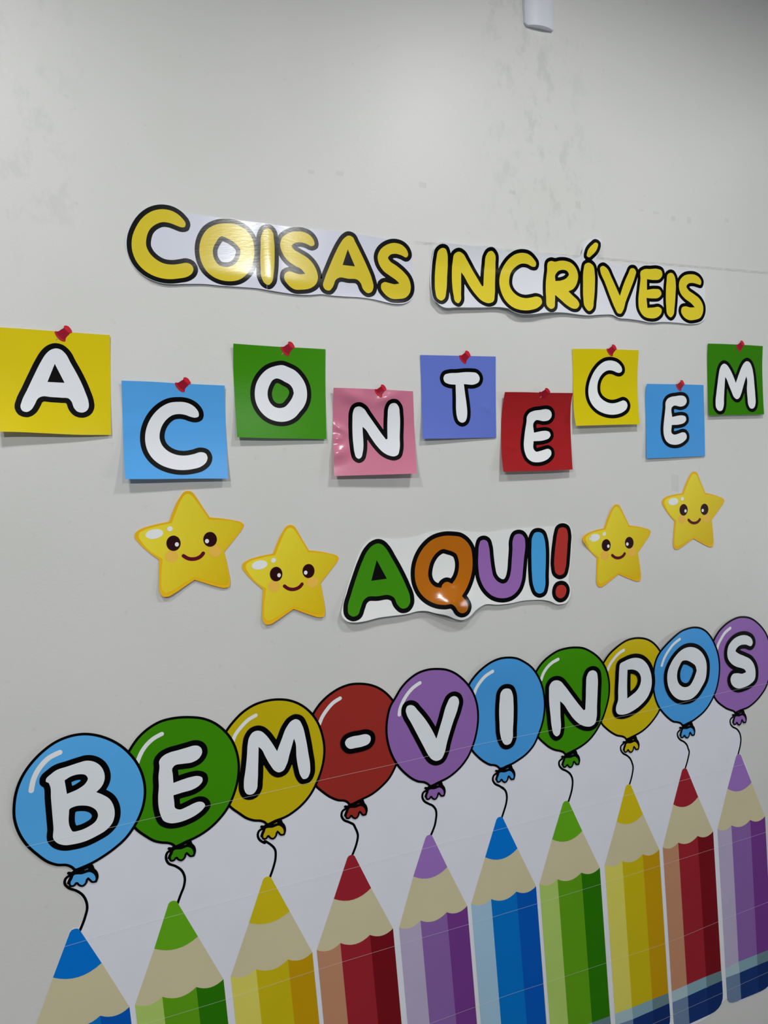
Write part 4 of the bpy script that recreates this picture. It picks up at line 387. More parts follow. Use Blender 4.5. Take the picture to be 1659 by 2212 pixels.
                         {'col': 'yellow', 'ch': 'M', 'body': '286.4,-473.8 308.6,-479.6 330.6,-491.3 353.9,-513.2 370.4,-540.7 379.3,-572.0 381.8,-605.5 376.1,-637.6 362.3,-671.3 345.7,-697.6 329.7,-714.0 307.4,-728.9 287.3,-737.6 272.6,-740.8 262.9,-741.9 249.8,-745.4 240.9,-747.7* 237.4,-740.9 229.8,-735.5 215.9,-731.5 200.8,-723.7 183.2,-707.7 165.9,-689.5 153.8,-664.7 146.7,-634.7 144.3,-602.7 147.9,-572.0 155.6,-546.7 169.4,-522.6 184.2,-506.3 206.9,-488.1 232.5,-476.6 259.5,-472.3', 'shine': '234.0,-502.3 217.9,-509.1 201.6,-522.0 188.3,-537.0 181.2,-551.5', 'sr': 3.9, 'q': ['234.9,-535.6 225.4,-537.4 217.0,-547.0 213.0,-560.6 209.9,-584.0 204.8,-614.8 199.4,-642.5 199.6,-658.5 203.7,-667.4 209.7,-670.6 218.4,-669.7 225.1,-662.3 228.7,-643.7 231.8,-612.2 235.5,-570.9* 241.6,-578.0 248.4,-594.6 258.2,-615.9 266.9,-629.7 274.5,-634.8 284.3,-633.2 293.1,-621.2 300.9,-599.9 312.8,-566.8* 315.4,-576.6 315.8,-609.3 318.3,-634.3 322.1,-651.5 328.1,-660.6 336.4,-660.2 342.8,-650.8 344.7,-633.0 342.4,-604.6 338.7,-571.1 332.4,-540.5 326.6,-528.9 318.7,-525.1 308.7,-528.2 298.3,-539.3 285.5,-564.5 274.3,-588.0* 263.0,-565.2 251.5,-547.0 242.6,-538.2'], 'ties': ['230.4,-745.3 241.2,-748.6 254.0,-749.0 267.0,-747.6', '238.6,-745.2 252.5,-743.3 265.6,-740.0', '269.7,-740.9 271.1,-746.3', '271.8,-744.7 278.6,-753.7 280.3,-764.3 277.3,-773.1', '237.4,-749.6 232.3,-757.8 229.0,-765.6'], 'tr': [3.0, 2.9, 5.4, 2.6, 2.6], 'loop': '237.7,-745.4 254.3,-743.7 266.4,-742.7 265.2,-745.9 250.5,-746.3', 'skirt': '239.4,-752.2 253.7,-752.9 268.5,-752.0 274.6,-757.7 277.3,-765.4 276.0,-771.1 272.8,-771.3 268.0,-765.5 264.2,-761.5 260.3,-765.0 258.0,-771.6 253.5,-775.1 248.7,-772.2 245.0,-767.0 241.7,-766.9 237.2,-771.4 234.1,-771.0 233.0,-765.6 236.4,-758.7', 'string': '233.6,-750.9 224.7,-754.2 221.4,-763.2 224.5,-773.6 236.3,-782.9 234.9,-779.8 247.0,-789.2 256.4,-803.2 256.5,-820.3 250.0,-842.3 241.0,-862.3'}, {'col': 'red', 'ch': '-', 'body': '470.2,-468.4 492.5,-474.1 516.5,-486.3 535.1,-502.8 548.4,-520.3 561.2,-548.1 566.6,-580.0 565.9,-609.1 561.4,-639.3 552.7,-665.2 545.5,-678.4 528.9,-701.8 508.2,-718.1 482.5,-731.5 461.1,-737.1 450.5,-739.9 436.3,-743.6 428.0,-744.7* 424.6,-737.7 418.0,-732.2 404.6,-728.3 386.5,-717.6 367.4,-700.2 353.3,-684.0 341.6,-658.4 335.5,-624.2 334.3,-591.2 339.8,-556.1 349.5,-531.7 358.7,-516.9 376.6,-496.9 399.4,-480.9 425.4,-470.2 449.6,-466.5', 'shine': '422.1,-496.5 406.4,-503.5 390.4,-517.3 377.7,-533.3 371.0,-546.9', 'sr': 4.16, 'q': ['480.5,-588.7 459.6,-587.1 442.3,-587.2 431.8,-590.3 427.1,-597.0 429.1,-605.7 435.6,-612.8 451.1,-614.1 470.2,-613.5 482.7,-609.9 487.5,-603.2 486.8,-593.7'], 'ties': ['418.8,-742.4 429.4,-745.9 442.2,-746.6 455.2,-745.4', '426.9,-742.5 440.8,-740.9 453.9,-737.8', '457.9,-738.7 459.4,-744.1', '460.0,-742.5 466.8,-751.6 468.4,-762.2 465.3,-770.8', '425.7,-746.8 420.5,-754.9 417.2,-762.5'], 'tr': [3.0, 2.9, 5.4, 2.6, 2.6], 'loop': '426.0,-742.7 442.6,-741.3 454.6,-740.5 453.5,-743.6 438.7,-743.8', 'skirt': '427.7,-749.4 441.9,-750.4 456.7,-749.8 462.8,-755.5 465.3,-763.2 464.0,-768.8 460.8,-769.0 456.1,-763.2 452.3,-759.1 448.4,-762.5 446.0,-769.0 441.6,-772.4 436.8,-769.5 433.2,-764.3 429.9,-764.0 425.4,-768.4 422.3,-768.1 421.2,-762.6 424.7,-755.8', 'string': '422.2,-748.1 412.6,-751.9 409.4,-761.3 413.9,-772.4 427.1,-781.4 437.0,-789.6 439.0,-794.8 444.8,-815.2 440.3,-834.6 428.8,-858.3'},
                         {'col': 'purple', 'ch': 'V', 'body': '662.3,-463.1 683.2,-467.8 703.9,-478.1 724.2,-495.1 741.2,-515.9 754.9,-541.7 762.3,-570.2 763.3,-600.9 758.7,-628.9 747.8,-660.7 731.5,-689.7 713.9,-708.1 693.1,-722.5 672.7,-731.7 658.1,-735.4 650.9,-736.9 638.2,-740.4 625.6,-742.8* 621.6,-736.4 612.3,-729.5 598.5,-725.0 585.0,-717.0 568.6,-702.1 550.9,-680.6 537.1,-655.2 527.1,-622.6 524.2,-591.4 528.2,-560.0 537.4,-532.7 550.3,-515.5 566.8,-494.1 588.4,-476.4 611.5,-465.4 637.8,-461.2', 'shine': '615.2,-491.6 599.2,-499.2 582.9,-512.8 569.9,-530.1 562.1,-546.5 560.1,-557.2', 'sr': 4.17, 'q': ['590.0,-539.4 581.3,-540.1 576.5,-549.0 578.4,-560.7 587.6,-580.1 601.5,-610.4 617.1,-644.4 626.5,-664.4 634.7,-675.9 646.8,-682.4 659.4,-679.8 667.2,-668.9 675.7,-643.9 692.4,-601.9 708.7,-564.7 712.0,-551.8 708.0,-540.3 700.2,-536.1 690.2,-538.3 680.7,-551.7 666.3,-587.4 649.3,-629.8* 638.6,-605.6 619.4,-572.6 604.8,-553.0 596.7,-542.6'], 'ties': ['615.1,-741.1 625.5,-744.4 637.9,-744.8 650.5,-743.5', '623.1,-741.1 636.5,-739.2 649.1,-736.0', '653.0,-736.8 654.5,-742.1', '655.1,-740.6 661.8,-749.5 663.6,-759.9 660.8,-768.5', '622.0,-745.3 617.1,-753.4 614.0,-761.0'], 'tr': [3.0, 2.9, 5.4, 2.6, 2.6], 'loop': '622.2,-741.2 638.2,-739.6 649.9,-738.7 648.8,-741.8 634.5,-742.1', 'skirt': '623.9,-747.9 637.7,-748.6 652.0,-747.8 658.0,-753.4 660.6,-761.0 659.4,-766.6 656.4,-766.7 651.7,-761.1 647.9,-757.1 644.2,-760.5 642.0,-767.0 637.8,-770.4 633.1,-767.6 629.5,-762.5 626.3,-762.3 622.0,-766.7 619.0,-766.4 617.9,-761.0 621.1,-754.2', 'string': '618.3,-747.8 609.3,-751.7 606.6,-761.1 610.8,-771.9 621.7,-780.9 631.1,-787.2 637.7,-796.1 636.8,-827.6 633.9,-836.8 622.8,-857.5'}, {'col': 'sky blue', 'ch': 'I', 'body': '849.2,-462.1 871.7,-467.5 893.8,-479.9 913.7,-496.1 930.0,-518.7 942.8,-548.0 948.8,-579.7 948.9,-605.3 942.6,-638.3 930.5,-666.7 911.7,-697.2 889.7,-715.0 866.4,-725.7 845.3,-732.5 834.0,-734.4 822.7,-737.2 811.5,-737.8* 808.1,-732.6 801.0,-726.9 786.6,-722.3 770.7,-711.9 755.2,-697.3 738.3,-676.0 727.2,-649.4 720.1,-615.5 719.1,-582.8 723.2,-550.9 731.0,-527.6 738.5,-512.3 754.8,-493.4 776.6,-477.0 800.5,-465.8 824.8,-460.9', 'shine': '802.7,-491.3 784.4,-499.3 768.1,-513.4 757.2,-528.3 752.6,-539.1', 'sr': 4.12, 'q': ['840.7,-539.7 831.3,-540.1 823.7,-547.3 820.6,-563.5 817.9,-591.4 817.5,-621.3 818.0,-648.0 822.6,-667.1 829.5,-677.5 835.9,-679.6 844.4,-677.8 850.5,-668.9 853.6,-644.4 857.3,-606.6 858.1,-578.2 856.3,-556.1 850.0,-543.3'], 'ties': ['802.1,-737.6 812.9,-741.4 825.8,-742.2 838.8,-741.2', '810.3,-737.9 824.2,-736.4 837.3,-733.5', '841.3,-734.4 842.9,-740.0', '843.5,-738.4 850.5,-747.8 852.4,-758.6 849.5,-767.4', '809.2,-742.2 804.2,-750.4 801.1,-758.2'], 'tr': [3.0, 2.9, 5.4, 2.6, 2.6], 'loop': '809.4,-738.0 826.0,-736.8 838.1,-736.3 837.0,-739.4 822.2,-739.3', 'skirt': '811.3,-744.9 825.6,-746.1 840.4,-745.7 846.6,-751.7 849.3,-759.6 848.1,-765.3 844.9,-765.4 840.0,-759.4 836.2,-755.2 832.3,-758.6 830.1,-765.3 825.7,-768.6 820.9,-765.6 817.1,-760.2 813.8,-759.9 809.3,-764.3 806.2,-763.9 805.1,-758.3 808.4,-751.4', 'string': '805.6,-744.6 796.2,-748.5 793.0,-757.8 797.9,-768.9 811.3,-778.3 822.0,-787.3 818.4,-783.2 826.2,-792.9 829.3,-808.3 826.7,-823.9 819.9,-841.2 812.1,-858.3'},
                         {'col': 'green', 'ch': 'N', 'body': '1042.8,-464.3 1065.3,-469.4 1085.0,-480.0 1104.5,-495.7 1121.0,-516.4 1135.3,-546.0 1142.1,-578.4 1140.8,-607.7 1132.2,-637.2 1116.9,-668.8 1097.8,-694.3 1075.0,-713.9 1052.7,-725.0 1032.8,-731.3 1023.0,-733.6 1009.3,-736.9 999.5,-738.7* 995.0,-731.6 986.6,-726.8 971.6,-721.3 955.0,-711.5 938.7,-696.9 923.6,-680.0 911.0,-652.3 903.4,-618.3 903.0,-585.5 906.8,-553.4 913.8,-528.2 923.4,-508.3 940.4,-489.4 963.1,-474.7 988.4,-465.2 1015.8,-462.6', 'shine': '988.0,-488.9 969.7,-495.2 954.5,-506.2 943.2,-521.0 938.4,-533.5', 'sr': 4.04, 'q': ['980.4,-541.2 969.0,-543.2 961.4,-552.0 959.6,-570.0 959.4,-594.9 961.8,-628.4 964.2,-658.5 969.8,-678.6 977.2,-684.4 985.0,-681.4 989.3,-669.7 990.5,-633.3 991.1,-596.5* 999.9,-605.0 1014.4,-627.4 1030.8,-650.3 1047.6,-665.9 1066.9,-675.2 1080.6,-676.8 1092.8,-671.4 1097.7,-658.6 1100.5,-626.8 1103.2,-584.5 1103.3,-555.3 1098.9,-537.5 1089.5,-531.7 1078.3,-533.9 1071.7,-544.0 1069.1,-567.4 1067.4,-601.0 1064.9,-630.1* 1059.9,-631.8* 1045.9,-614.3 1027.5,-589.5 1005.1,-559.1 993.7,-546.3'], 'ties': ['990.5,-738.9 1001.4,-742.5 1014.2,-743.1 1027.2,-742.0', '998.7,-739.1 1012.6,-737.4 1025.6,-734.4', '1029.7,-735.3 1031.3,-740.7', '1031.9,-739.1 1039.1,-748.2 1041.2,-758.7 1038.5,-767.4', '997.7,-743.3 992.8,-751.4 989.8,-759.0'], 'tr': [3.0, 2.9, 5.4, 2.6, 2.6], 'loop': '997.8,-739.2 1014.4,-737.8 1026.4,-737.1 1025.4,-740.2 1010.6,-740.3', 'skirt': '999.8,-746.0 1014.1,-746.9 1028.9,-746.3 1035.3,-752.1 1038.2,-759.7 1037.1,-765.4 1033.9,-765.5 1028.9,-759.7 1024.9,-755.7 1021.1,-759.0 1019.1,-765.5 1014.7,-768.9 1009.8,-766.0 1005.9,-760.8 1002.6,-760.5 998.3,-764.9 995.1,-764.5 993.9,-759.1 997.0,-752.3', 'string': '991.5,-745.2 982.6,-750.1 982.1,-760.0 988.4,-769.6 1003.4,-779.4 1012.6,-788.0 1018.0,-798.3 1017.4,-826.3 1011.7,-843.3 1003.5,-861.0'}, {'col': 'yellow', 'ch': 'D', 'body': '1243.1,-467.0 1261.2,-472.2 1278.5,-481.9 1293.3,-496.2 1303.7,-511.0 1312.7,-532.7 1319.7,-559.6 1321.8,-589.4 1318.9,-618.3 1309.9,-652.9 1300.8,-675.3 1283.5,-694.5 1260.0,-712.4 1237.0,-723.5 1220.5,-728.1 1210.3,-730.4 1198.1,-733.2 1188.0,-735.0* 1184.2,-729.0 1176.4,-724.2 1160.8,-719.0 1143.4,-708.2 1128.3,-695.5 1113.4,-679.6 1102.8,-654.6 1096.3,-620.6 1096.0,-587.5 1100.5,-555.0 1109.2,-529.5 1119.8,-512.7 1136.4,-493.4 1162.0,-477.2 1189.6,-466.7 1215.7,-464.1', 'shine': '1182.8,-491.8 1167.2,-497.7 1149.5,-511.7 1138.5,-525.1 1133.3,-537.0', 'sr': 3.97, 'q': ['1222.2,-518.2 1202.9,-517.6 1183.9,-521.1 1169.7,-526.4 1167.9,-539.7 1167.6,-565.1 1166.5,-598.7 1165.3,-625.4 1160.0,-637.9 1158.7,-649.3 1163.3,-658.4 1175.0,-663.0 1193.0,-663.6 1213.3,-658.7 1238.0,-647.7 1261.1,-629.5 1272.7,-607.6 1274.5,-582.3 1269.7,-561.0 1259.5,-540.8 1243.2,-525.7', '1194.9,-545.8* 1214.2,-548.7 1226.9,-554.5 1237.3,-566.3 1240.4,-578.7 1236.3,-595.0 1224.9,-608.4 1210.5,-616.2 1195.3,-623.4* 1194.9,-586.5'], 'ties': ['1179.1,-736.6 1189.4,-739.9 1201.6,-740.2 1214.0,-738.8', '1186.9,-736.5 1200.1,-734.6 1212.5,-731.3', '1216.4,-732.1 1217.9,-737.4', '1218.5,-735.9 1225.3,-744.7 1227.3,-755.1 1224.7,-763.7', '1185.9,-740.8 1181.2,-748.9 1178.4,-756.6'], 'tr': [3.0, 2.9, 5.4, 2.6, 2.6], 'loop': '1186.0,-736.7 1201.8,-735.0 1213.3,-734.0 1212.3,-737.1 1198.2,-737.5', 'skirt': '1187.9,-743.4 1201.5,-744.0 1215.6,-743.1 1221.6,-748.6 1224.4,-756.2 1223.3,-761.8 1220.3,-762.0 1215.5,-756.3 1211.8,-752.4 1208.1,-755.8 1206.2,-762.4 1202.0,-765.8 1197.4,-763.0 1193.7,-757.9 1190.5,-757.8 1186.4,-762.2 1183.4,-761.9 1182.2,-756.5 1185.2,-749.7', 'string': '1179.7,-741.5 1171.5,-746.7 1171.0,-756.7 1176.6,-766.1 1190.2,-775.5 1199.9,-785.7 1205.4,-798.6 1207.1,-804.1 1203.5,-831.0 1194.3,-853.9'},
                         {'col': 'sky blue', 'ch': 'O', 'body': '1425.3,-462.9 1446.5,-467.9 1464.7,-478.5 1480.3,-495.5 1493.9,-519.1 1506.4,-551.5 1511.1,-584.7 1508.0,-616.7 1496.1,-652.3 1477.9,-680.0 1453.5,-703.0 1429.7,-715.8 1406.2,-724.4 1395.6,-726.7 1383.0,-729.5 1373.6,-730.7* 1368.7,-723.6 1358.6,-718.5 1344.4,-714.3 1326.5,-701.2 1310.9,-685.2 1297.4,-668.1 1286.2,-644.8 1279.8,-619.0 1278.1,-594.0 1278.9,-569.3 1281.5,-548.2 1287.9,-529.2 1299.2,-512.6 1318.7,-495.5 1344.0,-479.5 1376.0,-466.2 1401.0,-462.5', 'shine': '1368.6,-488.8 1347.2,-497.8 1326.2,-516.2 1312.7,-535.9 1307.0,-551.7', 'sr': 3.67, 'q': ['1400.6,-515.4 1377.8,-517.5 1353.4,-530.2 1335.2,-550.8 1326.0,-572.9 1325.2,-592.9 1330.8,-617.2 1344.9,-639.5 1363.0,-653.3 1385.6,-659.6 1408.7,-658.4 1428.0,-648.1 1443.4,-632.0 1456.7,-613.9 1462.1,-589.3 1461.2,-565.5 1450.2,-542.0 1433.5,-526.2', '1386.9,-549.6 1375.8,-549.8 1367.3,-559.3 1359.2,-576.5 1358.5,-593.2 1363.8,-609.1 1374.2,-619.2 1386.7,-623.8 1401.4,-622.0 1414.4,-608.9 1423.3,-593.5 1427.4,-584.1* 1422.8,-569.9 1411.1,-560.5'], 'ties': ['1365.2,-731.7 1375.8,-735.2 1388.3,-735.7 1400.8,-734.4', '1373.2,-731.8 1386.6,-730.0 1399.2,-726.8', '1403.1,-727.6 1404.8,-733.0', '1405.4,-731.5 1412.4,-740.6 1414.5,-751.2 1412.0,-759.9', '1372.2,-736.1 1367.6,-744.3 1364.8,-752.1'], 'tr': [3.0, 2.9, 5.4, 2.6, 2.6], 'loop': '1372.3,-731.9 1388.4,-730.3 1400.0,-729.5 1399.1,-732.6 1384.8,-732.9', 'skirt': '1374.3,-738.7 1388.2,-739.5 1402.5,-738.8 1408.7,-744.5 1411.6,-752.2 1410.6,-757.9 1407.5,-758.1 1402.6,-752.3 1398.7,-748.2 1395.1,-751.7 1393.2,-758.3 1389.0,-761.8 1384.2,-758.9 1380.4,-753.7 1377.2,-753.5 1373.0,-757.9 1370.0,-757.6 1368.7,-752.1 1371.7,-745.2', 'string': '1366.1,-739.0 1357.6,-745.0 1358.2,-755.2 1365.0,-764.8 1379.2,-774.1 1388.2,-784.2 1392.9,-796.9 1394.4,-800.2 1390.4,-822.6 1379.7,-847.9'}, {'col': 'purple', 'ch': 'S', 'body': '1599.4,-456.0 1624.1,-462.0 1648.5,-476.3 1668.4,-494.4 1686.0,-517.6 1696.6,-545.2 1701.2,-580.9 1698.9,-615.8 1690.9,-649.7 1678.6,-672.4 1657.3,-693.6 1631.7,-710.4 1606.5,-720.1 1588.5,-722.3 1577.3,-723.8 1566.1,-726.2 1559.3,-728.9* 1556.2,-722.8 1546.5,-717.7 1531.3,-710.8 1514.3,-699.3 1493.3,-680.5 1481.1,-659.7 1473.5,-633.0 1470.3,-598.6 1471.0,-564.9 1475.6,-535.0 1488.4,-505.3 1505.5,-484.7 1530.1,-468.5 1560.2,-458.1 1581.2,-454.9', 'shine': '1548.2,-483.0 1528.5,-492.7 1513.0,-509.3 1504.5,-521.8 1499.9,-534.8', 'sr': 4.25, 'q': ['1595.0,-508.9 1576.3,-509.7 1555.1,-516.9 1539.1,-531.7 1534.8,-548.2 1537.2,-565.8 1548.3,-581.2 1568.1,-594.5 1588.1,-601.9 1599.1,-607.8 1603.3,-615.1* 1589.8,-617.7 1569.9,-613.3 1554.3,-614.0 1546.4,-623.9 1548.1,-637.9 1557.7,-649.8 1572.9,-657.0 1593.0,-657.1 1617.8,-651.5 1634.0,-640.9 1638.0,-622.4 1634.2,-600.9 1620.2,-581.5 1598.0,-568.8 1575.5,-557.7 1565.3,-549.3 1571.1,-541.6 1585.0,-535.9 1603.4,-536.8 1625.9,-542.9 1630.2,-536.2 1626.5,-523.6 1613.2,-513.6'], 'ties': ['1550.8,-728.6 1561.1,-732.2 1573.2,-733.0 1585.4,-731.9', '1558.6,-728.8 1571.5,-727.2 1583.7,-724.3', '1587.5,-725.2 1589.2,-730.6', '1589.7,-729.1 1596.6,-738.3 1598.8,-748.8 1596.4,-757.5', '1557.7,-733.0 1553.3,-741.1 1550.6,-748.8'], 'tr': [3.0, 2.9, 5.4, 2.6, 2.6], 'loop': '1557.7,-728.9 1573.2,-727.6 1584.5,-727.0 1583.6,-730.1 1569.8,-730.1', 'skirt': '1559.7,-735.7 1573.2,-736.8 1587.0,-736.3 1593.1,-742.1 1596.0,-749.8 1595.1,-755.5 1592.1,-755.6 1587.3,-749.7 1583.5,-745.6 1580.0,-749.0 1578.2,-755.5 1574.1,-758.9 1569.5,-755.9 1565.8,-750.7 1562.6,-750.4 1558.6,-754.8 1555.7,-754.4 1554.4,-748.9 1557.2,-742.1', 'string': '1552.5,-735.1 1543.5,-740.5 1543.0,-752.5 1551.5,-763.5 1564.5,-771.0 1575.2,-784.2 1579.4,-802.4 1577.7,-816.8 1574.0,-828.9 1567.8,-845.0'}],
            'pencils': [{'col': 'blue', 'p': [[-148.5, -866.4], [-193.6, -953.0], [-104.3, -949.9], [-163.3, -966.8], [-237.7, -1055.4], [-181.4, -1054.4], [-114.7, -1057.0], [-59.3, -1056.5]], 'light': [[-223.8, -1463.9], [-167.3, -1461.4], [-100.2, -1463.8], [-45.5, -1463.1]], 'dark': [[-222.9, -1495.6], [-165.4, -1494.0], [-99.6, -1495.6], [-42.9, -1492.8]], 'end': 82.2}, {'col': 'green', 'p': [[38.5, -859.4], [-3.7, -949.9], [83.6, -948.8], [23.1, -963.6], [-48.7, -1055.9], [4.7, -1055.5], [73.0, -1056.0], [129.3, -1056.3]], 'light': [[-34.8, -1464.4], [18.8, -1462.5], [87.5, -1462.9], [143.0, -1462.9]], 'dark': [[-33.9, -1496.1], [20.7, -1495.2], [88.2, -1494.7], [145.7, -1492.6]], 'end': 82.2}, {'col': 'yellow', 'p': [[234.9, -858.1], [190.5, -949.4], [279.5, -947.7], [215.4, -962.4], [144.6, -1055.1], [198.7, -1055.4], [268.8, -1054.5], [323.9, -1054.3]], 'light': [[158.5, -1463.6], [212.8, -1462.4], [283.3, -1461.4], [337.7, -1460.8]], 'dark': [[159.4, -1495.3], [214.7, -1495.0], [284.0, -1493.2], [340.3, -1490.6]], 'end': 82.2}, {'col': 'red', 'p': [[425.6, -856.4], [380.2, -946.8], [468.9, -944.8], [408.2, -961.4], [334.1, -1052.4], [388.9, -1052.1], [459.6, -1053.2], [516.2, -1053.9]], 'light': [[348.0, -1460.9], [403.0, -1459.1], [474.1, -1460.0], [529.9, -1460.5]], 'dark': [[348.9, -1492.6], [404.8, -1491.7], [474.8, -1491.9], [532.6, -1490.2]], 'end': 82.2}, {'col': 'purple', 'p': [[617.8, -854.9], [573.3, -944.4], [660.9, -943.8], [604.4, -959.5], [531.2, -1056.7], [585.5, -1054.4], [653.4, -1052.8], [707.9, -1052.0]], 'light': [[545.1, -1465.2], [599.6, -1461.4], [667.9, -1459.6], [721.6, -1458.5]], 'dark': [[546.0, -1496.9], [601.5, -1494.0], [668.5, -1491.5], [724.3, -1488.3]], 'end': 82.2}, {'col': 'blue', 'p': [[806.4, -853.8], [762.2, -944.6], [852.2, -944.1], [795.8, -960.7], [718.7, -1049.8], [772.7, -1052.2], [843.7, -1052.1], [899.8, -1053.0]], 'light': [[732.6, -1458.3], [786.8, -1459.2], [858.2, -1458.9], [913.6, -1459.6]], 'dark': [[733.5, -1490.0], [788.6, -1491.9], [858.9, -1490.7], [916.3, -1489.3]], 'end': 82.2}, {'col': 'green', 'p': [[996.7, -855.4], [952.1, -944.8], [1042.3, -944.1], [986.9, -960.6], [909.9, -1050.1], [962.8, -1051.2], [1034.4, -1052.0], [1091.5, -1053.3]], 'light': [[923.8, -1458.6], [976.9, -1458.2], [1048.9, -1458.9], [1105.2, -1459.9]], 'dark': [[924.8, -1490.3], [978.8, -1490.8], [1049.5, -1490.7], [1107.9, -1489.6]], 'end': 82.2}, {'col': 'yellow', 'p': [[1190.2, -852.4], [1149.4, -944.1], [1234.1, -942.3], [1185.6, -959.2], [1107.1, -1050.2], [1162.2, -1052.9], [1228.7, -1051.0], [1283.4, -1050.9]], 'light': [[1121.0, -1458.7], [1176.3, -1459.8], [1243.2, -1457.9], [1297.1, -1457.5]], 'dark': [[1121.9, -1490.4], [1178.1, -1492.5], [1243.8, -1489.7], [1299.8, -1487.2]], 'end': 82.2}, {'col': 'red', 'p': [[1376.7, -846.6], [1335.4, -938.3], [1421.2, -935.7], [1371.1, -954.3], [1295.5, -1048.5], [1347.7, -1047.5], [1415.2, -1044.7], [1470.1, -1044.8]], 'light': [[1309.4, -1457.0], [1361.8, -1454.5], [1429.8, -1451.5], [1483.8, -1451.3]], 'dark': [[1310.3, -1488.7], [1363.6, -1487.1], [1430.4, -1483.4], [1486.5, -1481.1]], 'end': 82.2}, {'col': 'purple', 'p': [[1568.7, -844.5], [1525.8, -935.0], [1614.5, -935.1], [1562.6, -951.3], [1485.8, -1041.8], [1535.9, -1042.3], [1605.6, -1042.6], [1661.7, -1044.7]], 'light': [[1500.3, -1449.9], [1548.7, -1444.6], [1617.7, -1443.5], [1673.9, -1442.6]], 'dark': [[1500.7, -1477.2], [1551.4, -1477.7], [1618.1, -1475.8], [1674.3, -1474.9]], 'end': 82.2}],
            'dn': [0.03452607865687039, -0.9994037972174108],
            'back': '-121.4,-602.7 81.1,-607.7 275.0,-606.4 454.6,-598.9 642.0,-611.6 833.6,-600.2 1026.8,-597.6 1204.6,-589.5 1388.5,-580.5 1586.0,-597.5 1576.5,-727.8 1563.9,-749.4* 1581.0,-744.5 1592.8,-749.2 1580.5,-759.0 1563.6,-757.3 1570.0,-769.0 1579.6,-785.4 1582.3,-805.8 1578.2,-826.3 1574.1,-846.8 1587.1,-865.3 1614.9,-933.9 1662.1,-1044.4* 1676.3,-1533.1* 1533.5,-1557.0 1502.8,-1539.4* 1488.6,-1543.3* 1459.3,-1561.6 1343.0,-1567.6 1312.4,-1550.9* 1301.9,-1549.4* 1272.6,-1568.6 1154.7,-1570.0 1124.0,-1552.6* 1110.0,-1551.8* 1080.7,-1570.3 957.6,-1570.3 926.9,-1552.5* 918.4,-1551.5* 889.1,-1569.6 766.3,-1570.0 735.6,-1552.2* 726.4,-1550.5* 697.1,-1568.6 578.7,-1575.6 548.1,-1559.1* 534.7,-1552.4* 505.4,-1571.8 381.7,-1572.4 351.0,-1554.8* 342.4,-1552.8* 313.1,-1571.1 192.2,-1574.7 161.5,-1557.5* 147.8,-1554.8* 118.5,-1573.5 -1.1,-1575.7 -31.8,-1558.3* -40.8,-1555.0* -70.1,-1573.5 -220.9,-1553.8* -237.7,-1055.4* -194.0,-952.4* -157.8,-869.4* -151.6,-865.5 -142.5,-868.1* -129.0,-845.2 -126.1,-828.9 -129.9,-810.8 -140.5,-794.7 -153.2,-783.8 -159.9,-772.6 -158.2,-761.8 -147.7,-755.1 -144.5,-710.7',
            'org': [719.3, -1078.1],
            'seams': ['-221.2,-680.9 -168.7,-680.0 -15.9,-677.2 220.5,-673.8 374.7,-671.0 574.3,-668.2 742.2,-663.7 962.2,-666.0 1308.6,-666.7 1500.2,-660.1 1682.4,-659.3', '-168.8,-896.1 -130.0,-894.5 80.6,-890.1 216.5,-889.0 415.3,-886.6 632.8,-883.9 832.2,-883.7 1178.9,-879.8 1410.6,-877.4 1586.7,-875.9', '-44.2,-1100.3 138.3,-1100.4 337.7,-1096.2 526.6,-1095.5 769.6,-1097.1 1038.7,-1096.5 1322.5,-1094.5 1672.0,-1090.5', '561.2,-1309.5 714.1,-1306.8 810.5,-1305.7 917.4,-1307.9 1115.6,-1311.4 1297.9,-1313.9 1493.5,-1304.5 1665.2,-1298.2', '1219.1,-1526.6 1302.1,-1522.7 1485.8,-1514.9 1658.5,-1506.5']}}

# faint tape residue left on the paint
TM, TN, TL_, TP = base_mat('tape_residue')
TP.inputs['Base Color'].default_value = (.42, .43, .42, 1); TP.inputs['Roughness'].default_value = .35
_t = TN.new('ShaderNodeBsdfTransparent'); _x = TN.new('ShaderNodeMixShader'); _x.inputs[0].default_value = .07
TL_.new(_t.outputs[0], _x.inputs[1]); TL_.new(TP.outputs[0], _x.inputs[2]); TL_.new(_x.outputs[0], TN['Material Output'].inputs[0])
wall_ob = bpy.data.objects['wall_back']
for q in DATA['marks']:
    sheet('tape_mark', [np.array(q)], TM, wall_ob, dict(base=.2), 0, 0, org=(0, -CAM_Z * 1000))
